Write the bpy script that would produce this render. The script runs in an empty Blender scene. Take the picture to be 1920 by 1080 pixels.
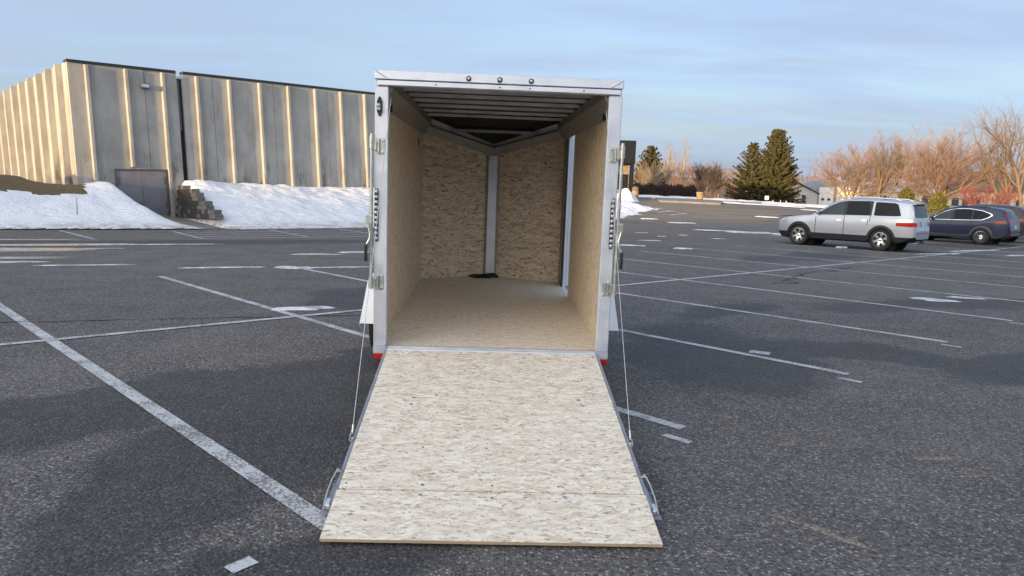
import bpy, math, random
import numpy as np
from mathutils import Vector, Matrix
from mathutils.bvhtree import BVHTree
R = math.radians
rnd = random.Random(7)
scn = bpy.context.scene
COL = scn.collection

# ------------------------------------------------------------------ camera
PITCH, ROLL, HC, FPX = R(7.752), R(1.718), 1.75, 1340.0
cam_d = bpy.data.cameras.new('camera'); cam = bpy.data.objects.new('camera', cam_d); COL.objects.link(cam)
cam_d.sensor_width = 36.0; cam_d.lens = FPX / 1920 * 36; cam_d.clip_start = .05; cam_d.clip_end = 6000
_c, _s = math.cos(PITCH), math.sin(PITCH)
_r, _u, _f = Vector((1, 0, 0)), Vector((0, _s, _c)), Vector((0, _c, -_s))
_R = math.cos(ROLL) * _r + math.sin(ROLL) * _u
_U = -math.sin(ROLL) * _r + math.cos(ROLL) * _u
cam.matrix_world = Matrix(((_R.x, _U.x, -_f.x, 0), (_R.y, _U.y, -_f.y, 0), (_R.z, _U.z, -_f.z, HC), (0, 0, 0, 1)))
scn.camera = cam

# ------------------------------------------------------------------ sky and sun
SUN_AZ, SUN_EL = R(216.3), R(4.2)          # azimuth clockwise from +Y
scn.view_settings.view_transform = 'Standard'; scn.view_settings.look = 'None'
scn.view_settings.gamma = 1; scn.view_settings.use_curve_mapping = False
scn.view_settings.exposure = 2.0
scn.cycles.max_bounces = 12; scn.cycles.diffuse_bounces = 8
world = bpy.data.worlds.new('World'); scn.world = world; world.use_nodes = True
wt = world.node_tree; wt.nodes.clear()
def wn(t, **k):
    n = wt.nodes.new(t)
    for a, b in k.items(): setattr(n, a, b)
    return n
sky = wn('ShaderNodeTexSky', sky_type='NISHITA'); sky.sun_disc = False
sky.sun_elevation = SUN_EL; sky.sun_rotation = SUN_AZ
sky.air_density = .8; sky.dust_density = 5.0; sky.ozone_density = 1.2; sky.altitude = 300
tc = wn('ShaderNodeTexCoord')
sep = wn('ShaderNodeSeparateXYZ'); wt.links.new(tc.outputs['Generated'], sep.inputs[0])
zz = wn('ShaderNodeMath', operation='MAXIMUM'); wt.links.new(sep.outputs['Z'], zz.inputs[0]); zz.inputs[1].default_value = 0.0
za = wn('ShaderNodeMath', operation='ADD'); wt.links.new(zz.outputs[0], za.inputs[0]); za.inputs[1].default_value = .09
dv = wn('ShaderNodeVectorMath', operation='DIVIDE')
cmb = wn('ShaderNodeCombineXYZ')
for i in range(3): wt.links.new(za.outputs[0], cmb.inputs[i])
wt.links.new(tc.outputs['Generated'], dv.inputs[0]); wt.links.new(cmb.outputs[0], dv.inputs[1])
mp = wn('ShaderNodeMapping'); mp.inputs['Scale'].default_value = (.42, 1.0, 0); mp.inputs['Rotation'].default_value = (0, 0, R(-12))
wt.links.new(dv.outputs[0], mp.inputs[0])
cn = wn('ShaderNodeTexNoise'); cn.inputs['Scale'].default_value = 1.15; cn.inputs['Detail'].default_value = 7; cn.inputs['Roughness'].default_value = .52
cn.inputs['Distortion'].default_value = .35
wt.links.new(mp.outputs[0], cn.inputs['Vector'])
cr = wn('ShaderNodeMapRange'); cr.inputs[1].default_value = .34; cr.inputs[2].default_value = .70; cr.inputs[3].default_value = .60; cr.inputs[4].default_value = .93
cr.interpolation_type = 'SMOOTHSTEP'
wt.links.new(cn.outputs['Fac'], cr.inputs[0])
mixc = wn('ShaderNodeMix', data_type='RGBA')
wt.links.new(cr.outputs[0], mixc.inputs['Factor'])
gain = wn('ShaderNodeVectorMath', operation='MULTIPLY'); gain.inputs[1].default_value = (1.0, 1.0, 1.0)
wt.links.new(sky.outputs[0], gain.inputs[0])
wt.links.new(gain.outputs[0], mixc.inputs['A'])
# thin cloud scatters the low sun forward: the veil brightens smoothly towards the sun
_sd = (math.sin(SUN_AZ) * math.cos(SUN_EL), math.cos(SUN_AZ) * math.cos(SUN_EL), math.sin(SUN_EL))
dotn = wn('ShaderNodeVectorMath', operation='DOT_PRODUCT'); wt.links.new(tc.outputs['Generated'], dotn.inputs[0]); dotn.inputs[1].default_value = _sd
half = wn('ShaderNodeMath', operation='MULTIPLY_ADD'); wt.links.new(dotn.outputs['Value'], half.inputs[0]); half.inputs[1].default_value = .5; half.inputs[2].default_value = .5
pw = wn('ShaderNodeMath', operation='POWER'); wt.links.new(half.outputs[0], pw.inputs[0]); pw.inputs[1].default_value = 4.5
glow = wn('ShaderNodeMix', data_type='RGBA'); wt.links.new(pw.outputs[0], glow.inputs['Factor'])
glow.inputs['B'].default_value = (6.0, 5.9, 5.9, 1)
cn2 = wn('ShaderNodeTexNoise'); cn2.inputs['Scale'].default_value = 1.7; cn2.inputs['Detail'].default_value = 6; cn2.inputs['Roughness'].default_value = .55; cn2.inputs['Distortion'].default_value = .5
mp2 = wn('ShaderNodeMapping'); mp2.inputs['Scale'].default_value = (.22, 1.0, 0); mp2.inputs['Rotation'].default_value = (0, 0, R(-8)); mp2.inputs['Location'].default_value = (3.1, 1.7, 0)
wt.links.new(dv.outputs[0], mp2.inputs[0]); wt.links.new(mp2.outputs[0], cn2.inputs['Vector'])
r2 = wn('ShaderNodeMapRange', interpolation_type='SMOOTHSTEP'); r2.inputs[1].default_value = .36; r2.inputs[2].default_value = .66; wt.links.new(cn2.outputs['Fac'], r2.inputs[0])
veil = wn('ShaderNodeMix', data_type='RGBA'); wt.links.new(r2.outputs[0], veil.inputs['Factor'])
veil.inputs['A'].default_value = (.76, .93, 1.28, 1); veil.inputs['B'].default_value = (.77, 1.02, 1.47, 1)
wt.links.new(veil.outputs['Result'], glow.inputs['A'])
wt.links.new(glow.outputs['Result'], mixc.inputs['B'])
bg = wn('ShaderNodeBackground'); bg.inputs[1].default_value = .15
wt.links.new(mixc.outputs['Result'], bg.inputs[0])
wo = wn('ShaderNodeOutputWorld'); wt.links.new(bg.outputs[0], wo.inputs[0])
sl = bpy.data.lights.new('sun', 'SUN'); sl.energy = 2.05; sl.angle = R(.6); sl.color = (1.0, .68, .35)
so = bpy.data.objects.new('sun', sl); COL.objects.link(so)
sdir = Vector((math.sin(SUN_AZ) * math.cos(SUN_EL), math.cos(SUN_AZ) * math.cos(SUN_EL), math.sin(SUN_EL)))
so.rotation_euler = sdir.to_track_quat('Z', 'Y').to_euler(); so.location = (-20, -30, 30)

# ------------------------------------------------------------------ helpers
def smooth(t): t = max(0., min(1., t)); return t * t * (3 - 2 * t)
def terrain(x, y):
    return 1.38 * smooth((y - 36) / 27.) * (1 - .52 * smooth((x - 14) / 30.)) if y > 36 else 0.0
def bx(px, Y): return Y * (px - 965.1) / 1351.      # lateral metres of a bearing at range Y

class MB:
    def __init__(s): s.v = []; s.f = []; s.m = []; s.M = None
    def add(s, vs, fs, mi=0):
        b = len(s.v)
        if s.M is not None: vs = [s.M @ Vector(v) for v in vs]
        s.v += [tuple(v) for v in vs]
        s.f += [tuple(i + b for i in f) for f in fs]; s.m += [mi] * len(fs)
        return s
    def box(s, x0, x1, y0, y1, z0, z1, mi=0):
        vs = [(x0,y0,z0),(x1,y0,z0),(x1,y1,z0),(x0,y1,z0),(x0,y0,z1),(x1,y0,z1),(x1,y1,z1),(x0,y1,z1)]
        return s.add(vs, [(0,3,2,1),(4,5,6,7),(0,1,5,4),(1,2,6,5),(2,3,7,6),(3,0,4,7)], mi)
    def bbox(s, x0, x1, y0, y1, z0, z1, b=.004, mi=0):      # bevelled box
        vs = []; 
        for z, i in ((z0, b), (z0 + b, 0), (z1 - b, 0), (z1, b)):
            for (x, y) in ((x0+b+i,y0+i),(x1-b-i,y0+i),(x1-i,y0+b+i),(x1-i,y1-b-i),(x1-b-i,y1-i),(x0+b+i,y1-i),(x0+i,y1-b-i),(x0+i,y0+b+i)):
                vs.append((x, y, z))
        fs = [tuple(range(7, -1, -1)), tuple(range(24, 32))]
        for l in range(3):
            for k in range(8): fs.append((l*8+k, l*8+(k+1) % 8, l*8+8+(k+1) % 8, l*8+8+k))
        return s.add(vs, fs, mi)
    def beam(s, p, q, w, h, up=(0,0,1), mi=0):
        p, q = Vector(p), Vector(q); d = (q - p).normalized(); up = Vector(up)
        a = d.cross(up); a = a.normalized() if a.length > 1e-4 else d.orthogonal().normalized()
        b = a.cross(d).normalized(); vs = []
        for o in (p, q):
            for (i, j) in ((-1,-1),(1,-1),(1,1),(-1,1)): vs.append(o + a*w/2*i + b*h/2*j)
        return s.add(vs, [(0,1,2,3),(7,6,5,4),(0,4,5,1),(1,5,6,2),(2,6,7,3),(3,7,4,0)], mi)
    def tube(s, pts, r, n=8, mi=0, caps=True):
        pts = [Vector(p) for p in pts]; rr = r if isinstance(r, (list, tuple)) else [r] * len(pts)
        vs = []; fs = []; a = None
        for i, p in enumerate(pts):
            d = (pts[min(i+1, len(pts)-1)] - pts[max(i-1, 0)])
            d = d.normalized() if d.length > 1e-9 else Vector((0,0,1))
            if a is None: a = d.orthogonal().normalized()
            else:
                a = a - d * a.dot(d); a = a.normalized() if a.length > 1e-6 else d.orthogonal().normalized()
            b = d.cross(a)
            for k in range(n):
                t = 2 * math.pi * k / n; vs.append(p + (a * math.cos(t) + b * math.sin(t)) * rr[i])
        for i in range(len(pts)-1):
            for k in range(n): fs.append((i*n+k, i*n+(k+1) % n, (i+1)*n+(k+1) % n, (i+1)*n+k))
        if caps: fs += [tuple(range(n-1, -1, -1)), tuple(range((len(pts)-1)*n, len(pts)*n))]
        return s.add(vs, fs, mi)
    def lathe(s, prof, c=(0,0,0), axis='z', n=20, mi=0, caps=True):
        vs = []; fs = []
        for (r, h) in prof:
            for k in range(n):
                t = 2 * math.pi * k / n; u, v = r * math.cos(t), r * math.sin(t)
                p = (u, v, h) if axis == 'z' else ((u, h, v) if axis == 'y' else (h, u, v))
                vs.append((p[0]+c[0], p[1]+c[1], p[2]+c[2]))
        for i in range(len(prof)-1):
            for k in range(n): fs.append((i*n+k, i*n+(k+1) % n, (i+1)*n+(k+1) % n, (i+1)*n+k))
        if caps: fs += [tuple(range(n-1, -1, -1)), tuple(range((len(prof)-1)*n, len(prof)*n))]
        return s.add(vs, fs, mi)
    def prism(s, poly, a0, a1, axis='y', mi=0):     # poly in the two other axes
        def P(u, v, a): return (u, a, v) if axis == 'y' else ((a, u, v) if axis == 'x' else (u, v, a))
        n = len(poly); vs = [P(u, v, a0) for u, v in poly] + [P(u, v, a1) for u, v in poly]
        fs = [tuple(range(n)), tuple(range(2*n-1, n-1, -1))] + [(i, i+n, (i+1) % n + n, (i+1) % n) for i in range(n)]
        return s.add(vs, fs, mi)
    def build(s, name, mats, parent=None, smooth=False, fix=True):
        me = bpy.data.meshes.new(name); me.from_pydata(s.v, [], s.f)
        for m in (mats if isinstance(mats, (list, tuple)) else [mats]): me.materials.append(m)
        if any(s.m): me.polygons.foreach_set('material_index', s.m)
        if fix and len(s.f) < 4000:
            import bmesh
            b = bmesh.new(); b.from_mesh(me); bmesh.ops.recalc_face_normals(b, faces=b.faces); b.to_mesh(me); b.free()
        if smooth:
            me.polygons.foreach_set('use_smooth', [True] * len(me.polygons))
            if smooth != 'full': me.set_sharp_from_angle(angle=R(smooth if smooth is not True else 40))
        me.update()
        o = bpy.data.objects.new(name, me); COL.objects.link(o)
        if parent: o.parent = parent
        return o
def tag(o, label=None, cat=None, group=None, kind=None):
    for k, v in (('label', label), ('category', cat), ('group', group), ('kind', kind)):
        if v: o[k] = v
    return o
def empty(name, loc=(0,0,0), rz=0.0, label=None, cat=None, group=None, mw=None):
    o = bpy.data.objects.new(name, None); COL.objects.link(o); o.empty_display_size = .3
    if mw is not None: o.matrix_world = mw
    else: o.location = loc; o.rotation_euler = (0, 0, rz)
    return tag(o, label, cat, group)
def grid(name, mat, nx, ny, fn, parent=None, keep=None, smooth=True):
    vs = [fn(i / nx, j / ny) for j in range(ny + 1) for i in range(nx + 1)]; fs = []
    for j in range(ny):
        for i in range(nx):
            q = (j*(nx+1)+i, j*(nx+1)+i+1, (j+1)*(nx+1)+i+1, (j+1)*(nx+1)+i)
            if keep is None or keep((i + .5) / nx, (j + .5) / ny): fs.append(q)
    m = MB(); m.v = vs; m.f = fs; m.m = [0] * len(fs)
    return m.build(name, mat, parent, smooth='full' if smooth else False, fix=False)

# ------------------------------------------------------------------ materials
class NT:
    def __init__(s, name):
        s.mat = bpy.data.materials.new(name); s.mat.use_nodes = True; s.t = s.mat.node_tree
        s.b = s.t.nodes['Principled BSDF']; s.tc = None
    def n(s, t, ins=None, **k):
        o = s.t.nodes.new(t)
        for a, b in k.items(): setattr(o, a, b)
        for a, b in (ins or {}).items(): s.set(o.inputs[a], b)
        return o
    def set(s, sock, v):
        if isinstance(v, bpy.types.NodeSocket): s.t.links.new(v, sock)
        elif isinstance(v, bpy.types.Node): s.t.links.new(v.outputs[0], sock)
        else: sock.default_value = v
    def obj(s):
        if not s.tc: s.tc = s.n('ShaderNodeTexCoord')
        return s.tc.outputs['Object']
    def map(s, vec, scale=(1,1,1), rot=(0,0,0), loc=(0,0,0)):
        return s.n('ShaderNodeMapping', {'Vector': vec, 'Scale': scale, 'Rotation': rot, 'Location': loc}).outputs[0]
    def noise(s, vec, scale=5, detail=3, rough=.5, dist=0):
        return s.n('ShaderNodeTexNoise', {'Vector': vec, 'Scale': scale, 'Detail': detail, 'Roughness': rough, 'Distortion': dist}).outputs['Fac']
    def vor(s, vec, scale=5, out='Color', feat='F1'):
        return s.n('ShaderNodeTexVoronoi', {'Vector': vec, 'Scale': scale}, feature=feat).outputs[out]
    def rng(s, v, a, b, c=0., d=1., smooth=True):
        return s.n('ShaderNodeMapRange', {0: v, 1: a, 2: b, 3: c, 4: d}, interpolation_type='SMOOTHSTEP' if smooth else 'LINEAR').outputs[0]
    def mix(s, f, a, b, mode='MIX'):
        o = s.n('ShaderNodeMix', data_type='RGBA', blend_type=mode)
        s.set(o.inputs['Factor'], f); s.set(o.inputs['A'], a); s.set(o.inputs['B'], b); return o.outputs['Result']
    def math(s, op, a, b=0.):
        return s.n('ShaderNodeMath', {0: a, 1: b}, operation=op).outputs[0]
    def ramp(s, v, stops):
        o = s.n('ShaderNodeValToRGB', {0: v}); e = o.color_ramp.elements
        while len(e) < len(stops): e.new(.5)
        for k, (p, c) in zip(e, stops): k.position = p; k.color = c
        return o.outputs[0]
    def bump(s, h, strength=.3, dist=.01):
        s.set(s.b.inputs['Normal'], s.n('ShaderNodeBump', {'Height': h, 'Strength': strength, 'Distance': dist}).outputs[0])
    def fin(s, col=None, rough=None, metal=None, **k):
        if col is not None: s.set(s.b.inputs['Base Color'], col)
        if rough is not None: s.set(s.b.inputs['Roughness'], rough)
        if metal is not None: s.set(s.b.inputs['Metallic'], metal)
        for a, b in k.items(): s.set(s.b.inputs[a], b)
        return s.mat
def C(r, g, b): return (r, g, b, 1)
def plain(name, col, rough=.5, metal=0., var=.15, scale=6., spec=None, coat=None):
    t = NT(name); o = t.obj()
    n = t.noise(o, scale, 4, .6)
    c = t.mix(t.rng(n, .3, .7), C(*[v * (1 - var) for v in col]), C(*[min(1, v * (1 + var)) for v in col]))
    k = {}
    if spec is not None: k['Specular IOR Level'] = spec
    if coat: k['Coat Weight'] = coat; k['Coat Roughness'] = .05
    return t.fin(c, t.rng(n, .2, .8, rough * .85, min(1, rough * 1.15)), metal, **k)

def osb(name, ua, va, light, mid, dark, long_u=True, dens=1.0, sc_=1.0):
    """oriented strand board: three layers of stretched strands at different angles, dark gaps between them"""
    t = NT(name); o = t.obj(); sp = t.n('ShaderNodeSeparateXYZ', {0: o})
    cb = t.n('ShaderNodeCombineXYZ', {0: sp.outputs[ua if long_u else va], 1: sp.outputs[va if long_u else ua], 2: 0.}).outputs[0]
    cb = t.map(cb, (sc_, sc_, 1))
    wob = t.n('ShaderNodeTexNoise', {'Vector': cb, 'Scale': 9., 'Detail': 3.}).outputs['Color']
    wv = t.n('ShaderNodeVectorMath', {0: wob, 1: (.5, .5, .5)}, operation='SUBTRACT').outputs[0]
    wv = t.n('ShaderNodeVectorMath', {0: wv, 'Scale': .035}, operation='SCALE').outputs[0]
    p = t.n('ShaderNodeVectorMath', {0: cb, 1: wv}, operation='ADD').outputs[0]
    pt = t.noise(t.map(p, (8, 30, 1)), 1., 7, .72, .4)
    sk = t.noise(t.map(p, (34, 105, 1), (0, 0, .12)), 1., 3, .55, .6); sk2 = t.noise(t.map(p, (26, 60, 1), (0, 0, -.5)), 1., 4, .6, .8)
    layers = []
    for (a, su, sv, off) in ((0, 15, 85, 0), (R(20), 13, 58, 3.3), (R(-26), 16, 70, 7.1)):
        q = t.map(p, (1, 1, 1), (0, 0, a), (off, off * .7, 0)); q = t.map(q, (su, sv, 1))
        v = t.n('ShaderNodeTexVoronoi', {'Vector': q, 'Scale': 1., 'Randomness': 1.})
        e = t.n('ShaderNodeTexVoronoi', {'Vector': q, 'Scale': 1., 'Randomness': 1.}, feature='DISTANCE_TO_EDGE')
        sc = t.n('ShaderNodeSeparateColor', {0: v.outputs['Color']})
        grain = t.noise(t.map(q, (.6, 5, 1)), 3., 4, .6)
        soft = tuple(.55 * a + .45 * b for a, b in zip(mid, dark)); hi = C(*[min(.9, 1.07 * q) for q in light[:3]])
        base = t.ramp(sc.outputs[0], [(0., mid), (.22, light), (.5, hi), (.78, light), (.90, mid), (.96, soft), (1., dark)])
        base = t.mix(t.rng(grain, .35, .7, 0, .35), base, mid)
        edge = t.math('MULTIPLY', t.rng(e.outputs[0], 0., .06, 1., 0.), t.rng(sc.outputs[1], .45, .75, 0., .75 * dens))
        layers.append(t.mix(edge, base, C(dark[0] * .38, dark[1] * .33, dark[2] * .28)))
    sel = t.n('ShaderNodeSeparateColor', {0: t.n('ShaderNodeTexVoronoi', {'Vector': t.map(p, (7, 17, 1)), 'Scale': 1.}).outputs['Color']})
    c = t.mix(t.rng(sel.outputs[0], .60, .62), layers[0], layers[1]); c = t.mix(t.rng(sel.outputs[1], .68, .70), c, layers[2])
    fl = t.noise(t.map(p, (17, 120, 1)), 1., 5, .68)
    c = t.mix(t.rng(fl, .63, .72, 0., .7 * dens), c, C(dark[0] * .42, dark[1] * .38, dark[2] * .33))
    big = t.noise(cb, 1.6, 4, .6)
    c = t.mix(t.rng(big, .3, .75, 0., .28), c, mid)
    c = t.mix(t.rng(pt, .44, .60, 0., .78), c, tuple(.72 * a + .28 * b for a, b in zip(mid, dark)))
    c = t.mix(t.rng(sk, .60, .65, 0., .9 * dens), c, C(dark[0] * .36, dark[1] * .32, dark[2] * .28))
    c = t.mix(t.rng(sk2, .60, .66, 0., .75 * dens), c, C(dark[0] * .55, dark[1] * .5, dark[2] * .45))
    c = t.mix(t.rng(sk2, .40, .34, 0., .6), c, C(*[min(.92, 1.12 * q) for q in light[:3]]))
    bh = t.math('ADD', t.math('MULTIPLY', sel.outputs[2], .4), t.math('MULTIPLY', fl, -.8))
    t.bump(bh, .25, .002)
    return t.fin(c, .72)

M = {}
def setup_materials():
    # asphalt ---------------------------------------------------------
    t = NT('asphalt'); o = t.obj()
    v = t.n('ShaderNodeTexVoronoi', {'Vector': o, 'Scale': 58.}); sc = t.n('ShaderNodeSeparateColor', {0: v.outputs['Color']})
    v2 = t.n('ShaderNodeTexVoronoi', {'Vector': o, 'Scale': 34.}); sc2 = t.n('ShaderNodeSeparateColor', {0: v2.outputs['Color']})
    big = t.noise(o, .16, 5, .6); midn = t.noise(o, 1.3, 5, .6); fine = t.noise(o, 240., 2, .6)
    base = t.mix(t.rng(big, .35, .65), C(.155, .145, .139), C(.205, .190, .180))
    base = t.mix(t.rng(midn, .3, .7, 0, .5), base, C(.058, .056, .057))
    stone = t.ramp(sc.outputs[0], [(0., C(.020, .020, .022)), (.30, C(.055, .052, .051)), (.58, C(.17, .158, .148)), (.82, C(.36, .335, .31)), (.95, C(.50, .47, .44)), (1., C(.62, .59, .55))])
    inside = t.rng(v.outputs['Distance'], .25, .55, 1., .15)
    c = t.mix(t.math('MULTIPLY', inside, .85), base, stone)
    s2 = t.math('MULTIPLY', t.rng(sc2.outputs[1], .74, .76), t.rng(v2.outputs['Distance'], .12, .34, 1., 0.))
    c = t.mix(t.math('MULTIPLY', s2, .8), c, C(.34, .32, .295))
    c = t.mix(t.rng(fine, .35, .75, 0., .45), c, C(.045, .042, .041))
    # old damp patches with their own shapes
    wobn = t.n('ShaderNodeTexNoise', {'Vector': o, 'Scale': .75, 'Detail': 5., 'Roughness': .6}).outputs['Color']
    wob = t.n('ShaderNodeVectorMath', {0: wobn, 1: (.5, .5, .5)}, operation='SUBTRACT').outputs[0]
    wob = t.n('ShaderNodeVectorMath', {0: wob, 'Scale': 1.5}, operation='SCALE').outputs[0]
    po = t.n('ShaderNodeVectorMath', {0: o, 1: wob}, operation='ADD').outputs[0]
    wet = 0.
    for (x, y, a, b, ang) in ((5.9, 7.7, 2.0, .65, 25), (3.9, 8.3, 1.7, .55, -25), (7.3, 8.3, 1.1, .75, 0), (2.3, 7.9, 1.2, 2.0, 0), (-2.7, 6.0, 3.7, .6, 38),
                              (-3.6, 4.6, 2.4, .4, 35), (-1.9, 11.2, 1.6, 1.4, 0), (7.5, 12.4, 3.2, .6, 18), (3.3, 11.0, 1.5, .5, 40), (11, 10.4, 2.6, .8, 10),
                              (-1.75, 4.7, .8, 2.2, -10), (14.0, 26.2, 3.8, 1.0, -45), (19.8, 30., 6.5, 2.2, 0), (-10, 20, 8, 1.2, 30), (9, 22, 4, 1.2, 40), (-1.0, 3.0, .9, .45, 20)):
        q = t.n('ShaderNodeMapping', {'Vector': po, 'Location': (x, y, 0), 'Rotation': (0, 0, R(ang)), 'Scale': (a, b, 100)}, vector_type='TEXTURE').outputs[0]
        d = t.n('ShaderNodeVectorMath', {0: q}, operation='LENGTH').outputs['Value']
        w = t.rng(d, .72, 1.0, 1., 0.)
        wet = w if wet == 0. else t.math('MAXIMUM', wet, w)
    seep = t.rng(t.noise(t.map(o, (.35, 1., 1), (0, 0, R(40))), .55, 6, .62), .64, .72, 0., .6)
    wet = t.math('MAXIMUM', wet, seep)
    c = t.mix(t.math('MULTIPLY', wet, .54), c, C(.018, .018, .020))
    yy = t.n('ShaderNodeSeparateXYZ', {0: o}).outputs[1]      # tan tint painted over the far lot in place of low sunlight
    sun_tint = t.math('MULTIPLY', t.rng(yy, 26., 50., 0., .75), t.rng(t.noise(t.map(o, (.35, 1.2, 1)), .35, 6, .65), .36, .58, .25, 1.))
    c = t.mix(sun_tint, c, C(.25, .205, .165))
    salt = t.rng(t.noise(o, 2.2, 6, .7), .655, .72, 0., .35)
    c = t.mix(salt, c, C(.26, .22, .18))
    rough = t.math('SUBTRACT', .95, t.math('MULTIPLY', wet, .30))
    h = t.math('ADD', t.math('MULTIPLY', v.outputs['Distance'], -1.2), t.math('MULTIPLY', fine, .5))
    t.bump(h, .9, .009)
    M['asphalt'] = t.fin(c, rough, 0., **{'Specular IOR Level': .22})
    # paint
    t = NT('line_paint'); o = t.obj()
    n1 = t.noise(o, 55., 4, .7); n2 = t.noise(o, 3., 4, .6)
    wear = t.rng(t.math('ADD', n1, t.math('MULTIPLY', n2, .55)), .74, .88, 0., 1.)
    M['paint'] = t.fin(t.mix(t.math('MULTIPLY', wear, .85), C(.54, .54, .55), C(.10, .096, .092)), .8); t.bump(n1, .5, .004)
    t = NT('asphalt_crack'); M['crack'] = t.fin(t.mix(t.noise(t.obj(), 40, 3), C(.012, .012, .013), C(.03, .03, .03)), .9)
    # snow
    t = NT('snow'); o = t.obj()
    n = t.noise(o, 1.3, 6, .62); n3 = t.noise(o, 9., 5, .65)
    dirt = t.rng(t.noise(t.map(o, (1, 1, 3)), 2.4, 6, .7), .62, .78, 0., .5)
    n5 = t.noise(t.map(o, (1., 2.2, 2.2), (0, 0, R(44))), 3.2, 5, .62)
    t.bump(t.math('ADD', t.math('ADD', n, t.math('MULTIPLY', n3, .35)), n5), .62, .16)
    zs = t.n('ShaderNodeSeparateXYZ', {0: o}).outputs[2]
    dirt = t.math('MAXIMUM', dirt, t.math('MULTIPLY', t.rng(zs, .06, .32, 1., 0.), t.rng(t.noise(o, 2.6, 6, .75), .40, .62, .1, .85)))
    M['snow'] = t.fin(t.mix(dirt, t.mix(n, C(.74, .76, .80), C(.86, .87, .89)), C(.36, .325, .29)), .6, 0., **{'Subsurface Weight': 0.})
    t = NT('thin_ice'); o = t.obj(); n = t.noise(o, 3., 6, .7)
    M['ice'] = t.fin(t.mix(t.rng(n, .4, .62), C(.36, .36, .38), C(.72, .73, .76)), t.rng(n, .3, .7, .25, .6)); t.bump(n, .4, .02)
    t = NT('wet_film'); o = t.obj(); n = t.noise(o, 3., 6, .7)
    M['puddle'] = t.fin(t.mix(n, C(.10, .09, .085), C(.30, .27, .24)), t.rng(n, .3, .7, .08, .30), 0., **{'Specular IOR Level': .9})
    # dormant grass
    t = NT('dormant_grass'); o = t.obj(); n = t.noise(o, 6, 6, .7); n2 = t.noise(t.map(o, (1, 1, .2)), 40, 3, .6)
    t.bump(t.math('ADD', n, n2), 1., .08)
    M['grass'] = t.fin(t.mix(n2, t.mix(t.rng(n, .35, .65), C(.20, .145, .07), (.29, .22, .11, 1)), C(.10, .075, .035)), .9)
    # trailer
    M['osb_ramp'] = osb('strand_board_ramp', 0, 1, C(.85, .785, .655), C(.71, .625, .505), C(.45, .32, .22), True, .8, .8)
    M['osb_floor'] = osb('strand_board_floor', 0, 1, C(.86, .77, .63), C(.77, .67, .53), C(.50, .38, .27), True, .8)
    M['osb_side'] = osb('strand_board_side', 1, 2, C(.86, .76, .60), C(.76, .65, .49), C(.45, .32, .20), False, 1., .75)
    M['osb_nose'] = osb('strand_board_nose', 0, 2, C(.87, .77, .60), C(.75, .62, .45), C(.40, .26, .14), True, 1.1, .55)
    t = NT('board_edge'); o = t.obj(); n = t.noise(t.map(o, (3, 3, 60)), 8, 4, .6)
    M['osb_edge'] = t.fin(t.mix(n, C(.36, .27, .16), C(.58, .48, .33)), .8)
    t = NT('mill_aluminium'); o = t.obj()
    n = t.noise(t.map(o, (30, 30, .8)), 3, 4, .6); n2 = t.noise(o, 5, 5, .65)
    t.bump(n, .06, .002)
    M['alu'] = t.fin(t.mix(t.rng(n2, .3, .7), C(.65, .69, .76), C(.77, .80, .86)), t.rng(t.math('ADD', t.math('MULTIPLY', n, .5), t.math('MULTIPLY', n2, .5)), .35, .65, .34, .52), .62)
    t = NT('mill_aluminium_cross'); o = t.obj()
    n = t.noise(t.map(o, (.8, 30, 30)), 3, 4, .6); n2 = t.noise(o, 5, 5, .65); t.bump(n, .06, .002)
    M['alu_x'] = t.fin(t.mix(t.rng(n2, .3, .7), C(.65, .69, .76), C(.77, .80, .86)), t.rng(n2, .35, .65, .32, .48), .62)
    M['galv'] = plain('zinc_plated_steel', (.62, .64, .58), .36, .9, .15, 20)
    M['bow'] = plain('galvanised_roof_bow', (.40, .415, .44), .45, .35, .25, 4)
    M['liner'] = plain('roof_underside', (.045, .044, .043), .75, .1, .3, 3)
    M['cove'] = plain('cove_trim', (.34, .33, .31), .5, .6, .15, 5)
    M['tantrim'] = plain('tan_trim', (.36, .28, .19), .6, 0, .12, 5)
    M['white_alu'] = plain('white_painted_aluminium', (.78, .80, .82), .32, 0, .03, 3)
    M['black'] = plain('black_plastic', (.014, .014, .015), .45, 0, .2, 12)
    M['rubber'] = plain('tyre_rubber', (.016, .016, .017), .85, 0, .25, 25)
    M['red_refl'] = plain('red_reflector', (.50, .012, .010), .25, 0, .1, 40)
    t = NT('clear_lamp_lens'); M['lens'] = t.fin(C(.50, .52, .55), .16, .45)
    t.bump(t.noise(t.obj(), 120, 2), .4, .002)
    t = NT('dark_lamp_lens'); M['lens_dark'] = t.fin(C(.08, .05, .05), .15, .2)
    M['rail'] = plain('dull_aluminium_rail', (.30, .31, .34), .45, .5, .2, 8)
    M['cable'] = plain('steel_cable', (.52, .52, .52), .45, .7, .2, 60)
    M['screw'] = plain('screw_head', (.10, .10, .10), .5, .5, .2, 60)
    M['bolt'] = plain('zinc_bolt', (.50, .54, .58), .35, .8, .2, 60)
    t = NT('black_bag_film'); t.bump(t.noise(t.obj(), 14, 5, .6), .8, .03); M['bag'] = t.fin(C(.006, .006, .007), .30)
    # building
    t = NT('precast_concrete'); o = t.obj()
    n = t.noise(t.map(o, (.5, .5, .28)), 2.0, 7, .66); st = t.noise(t.map(o, (2.6, 2.6, .22)), 1.3, 6, .68); f = t.noise(o, 60, 3, .6)
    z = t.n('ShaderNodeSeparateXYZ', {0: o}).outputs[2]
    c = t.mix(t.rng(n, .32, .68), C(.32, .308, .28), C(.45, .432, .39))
    c = t.mix(t.rng(st, .50, .76, 0, .45), c, C(.17, .15, .12))
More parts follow.
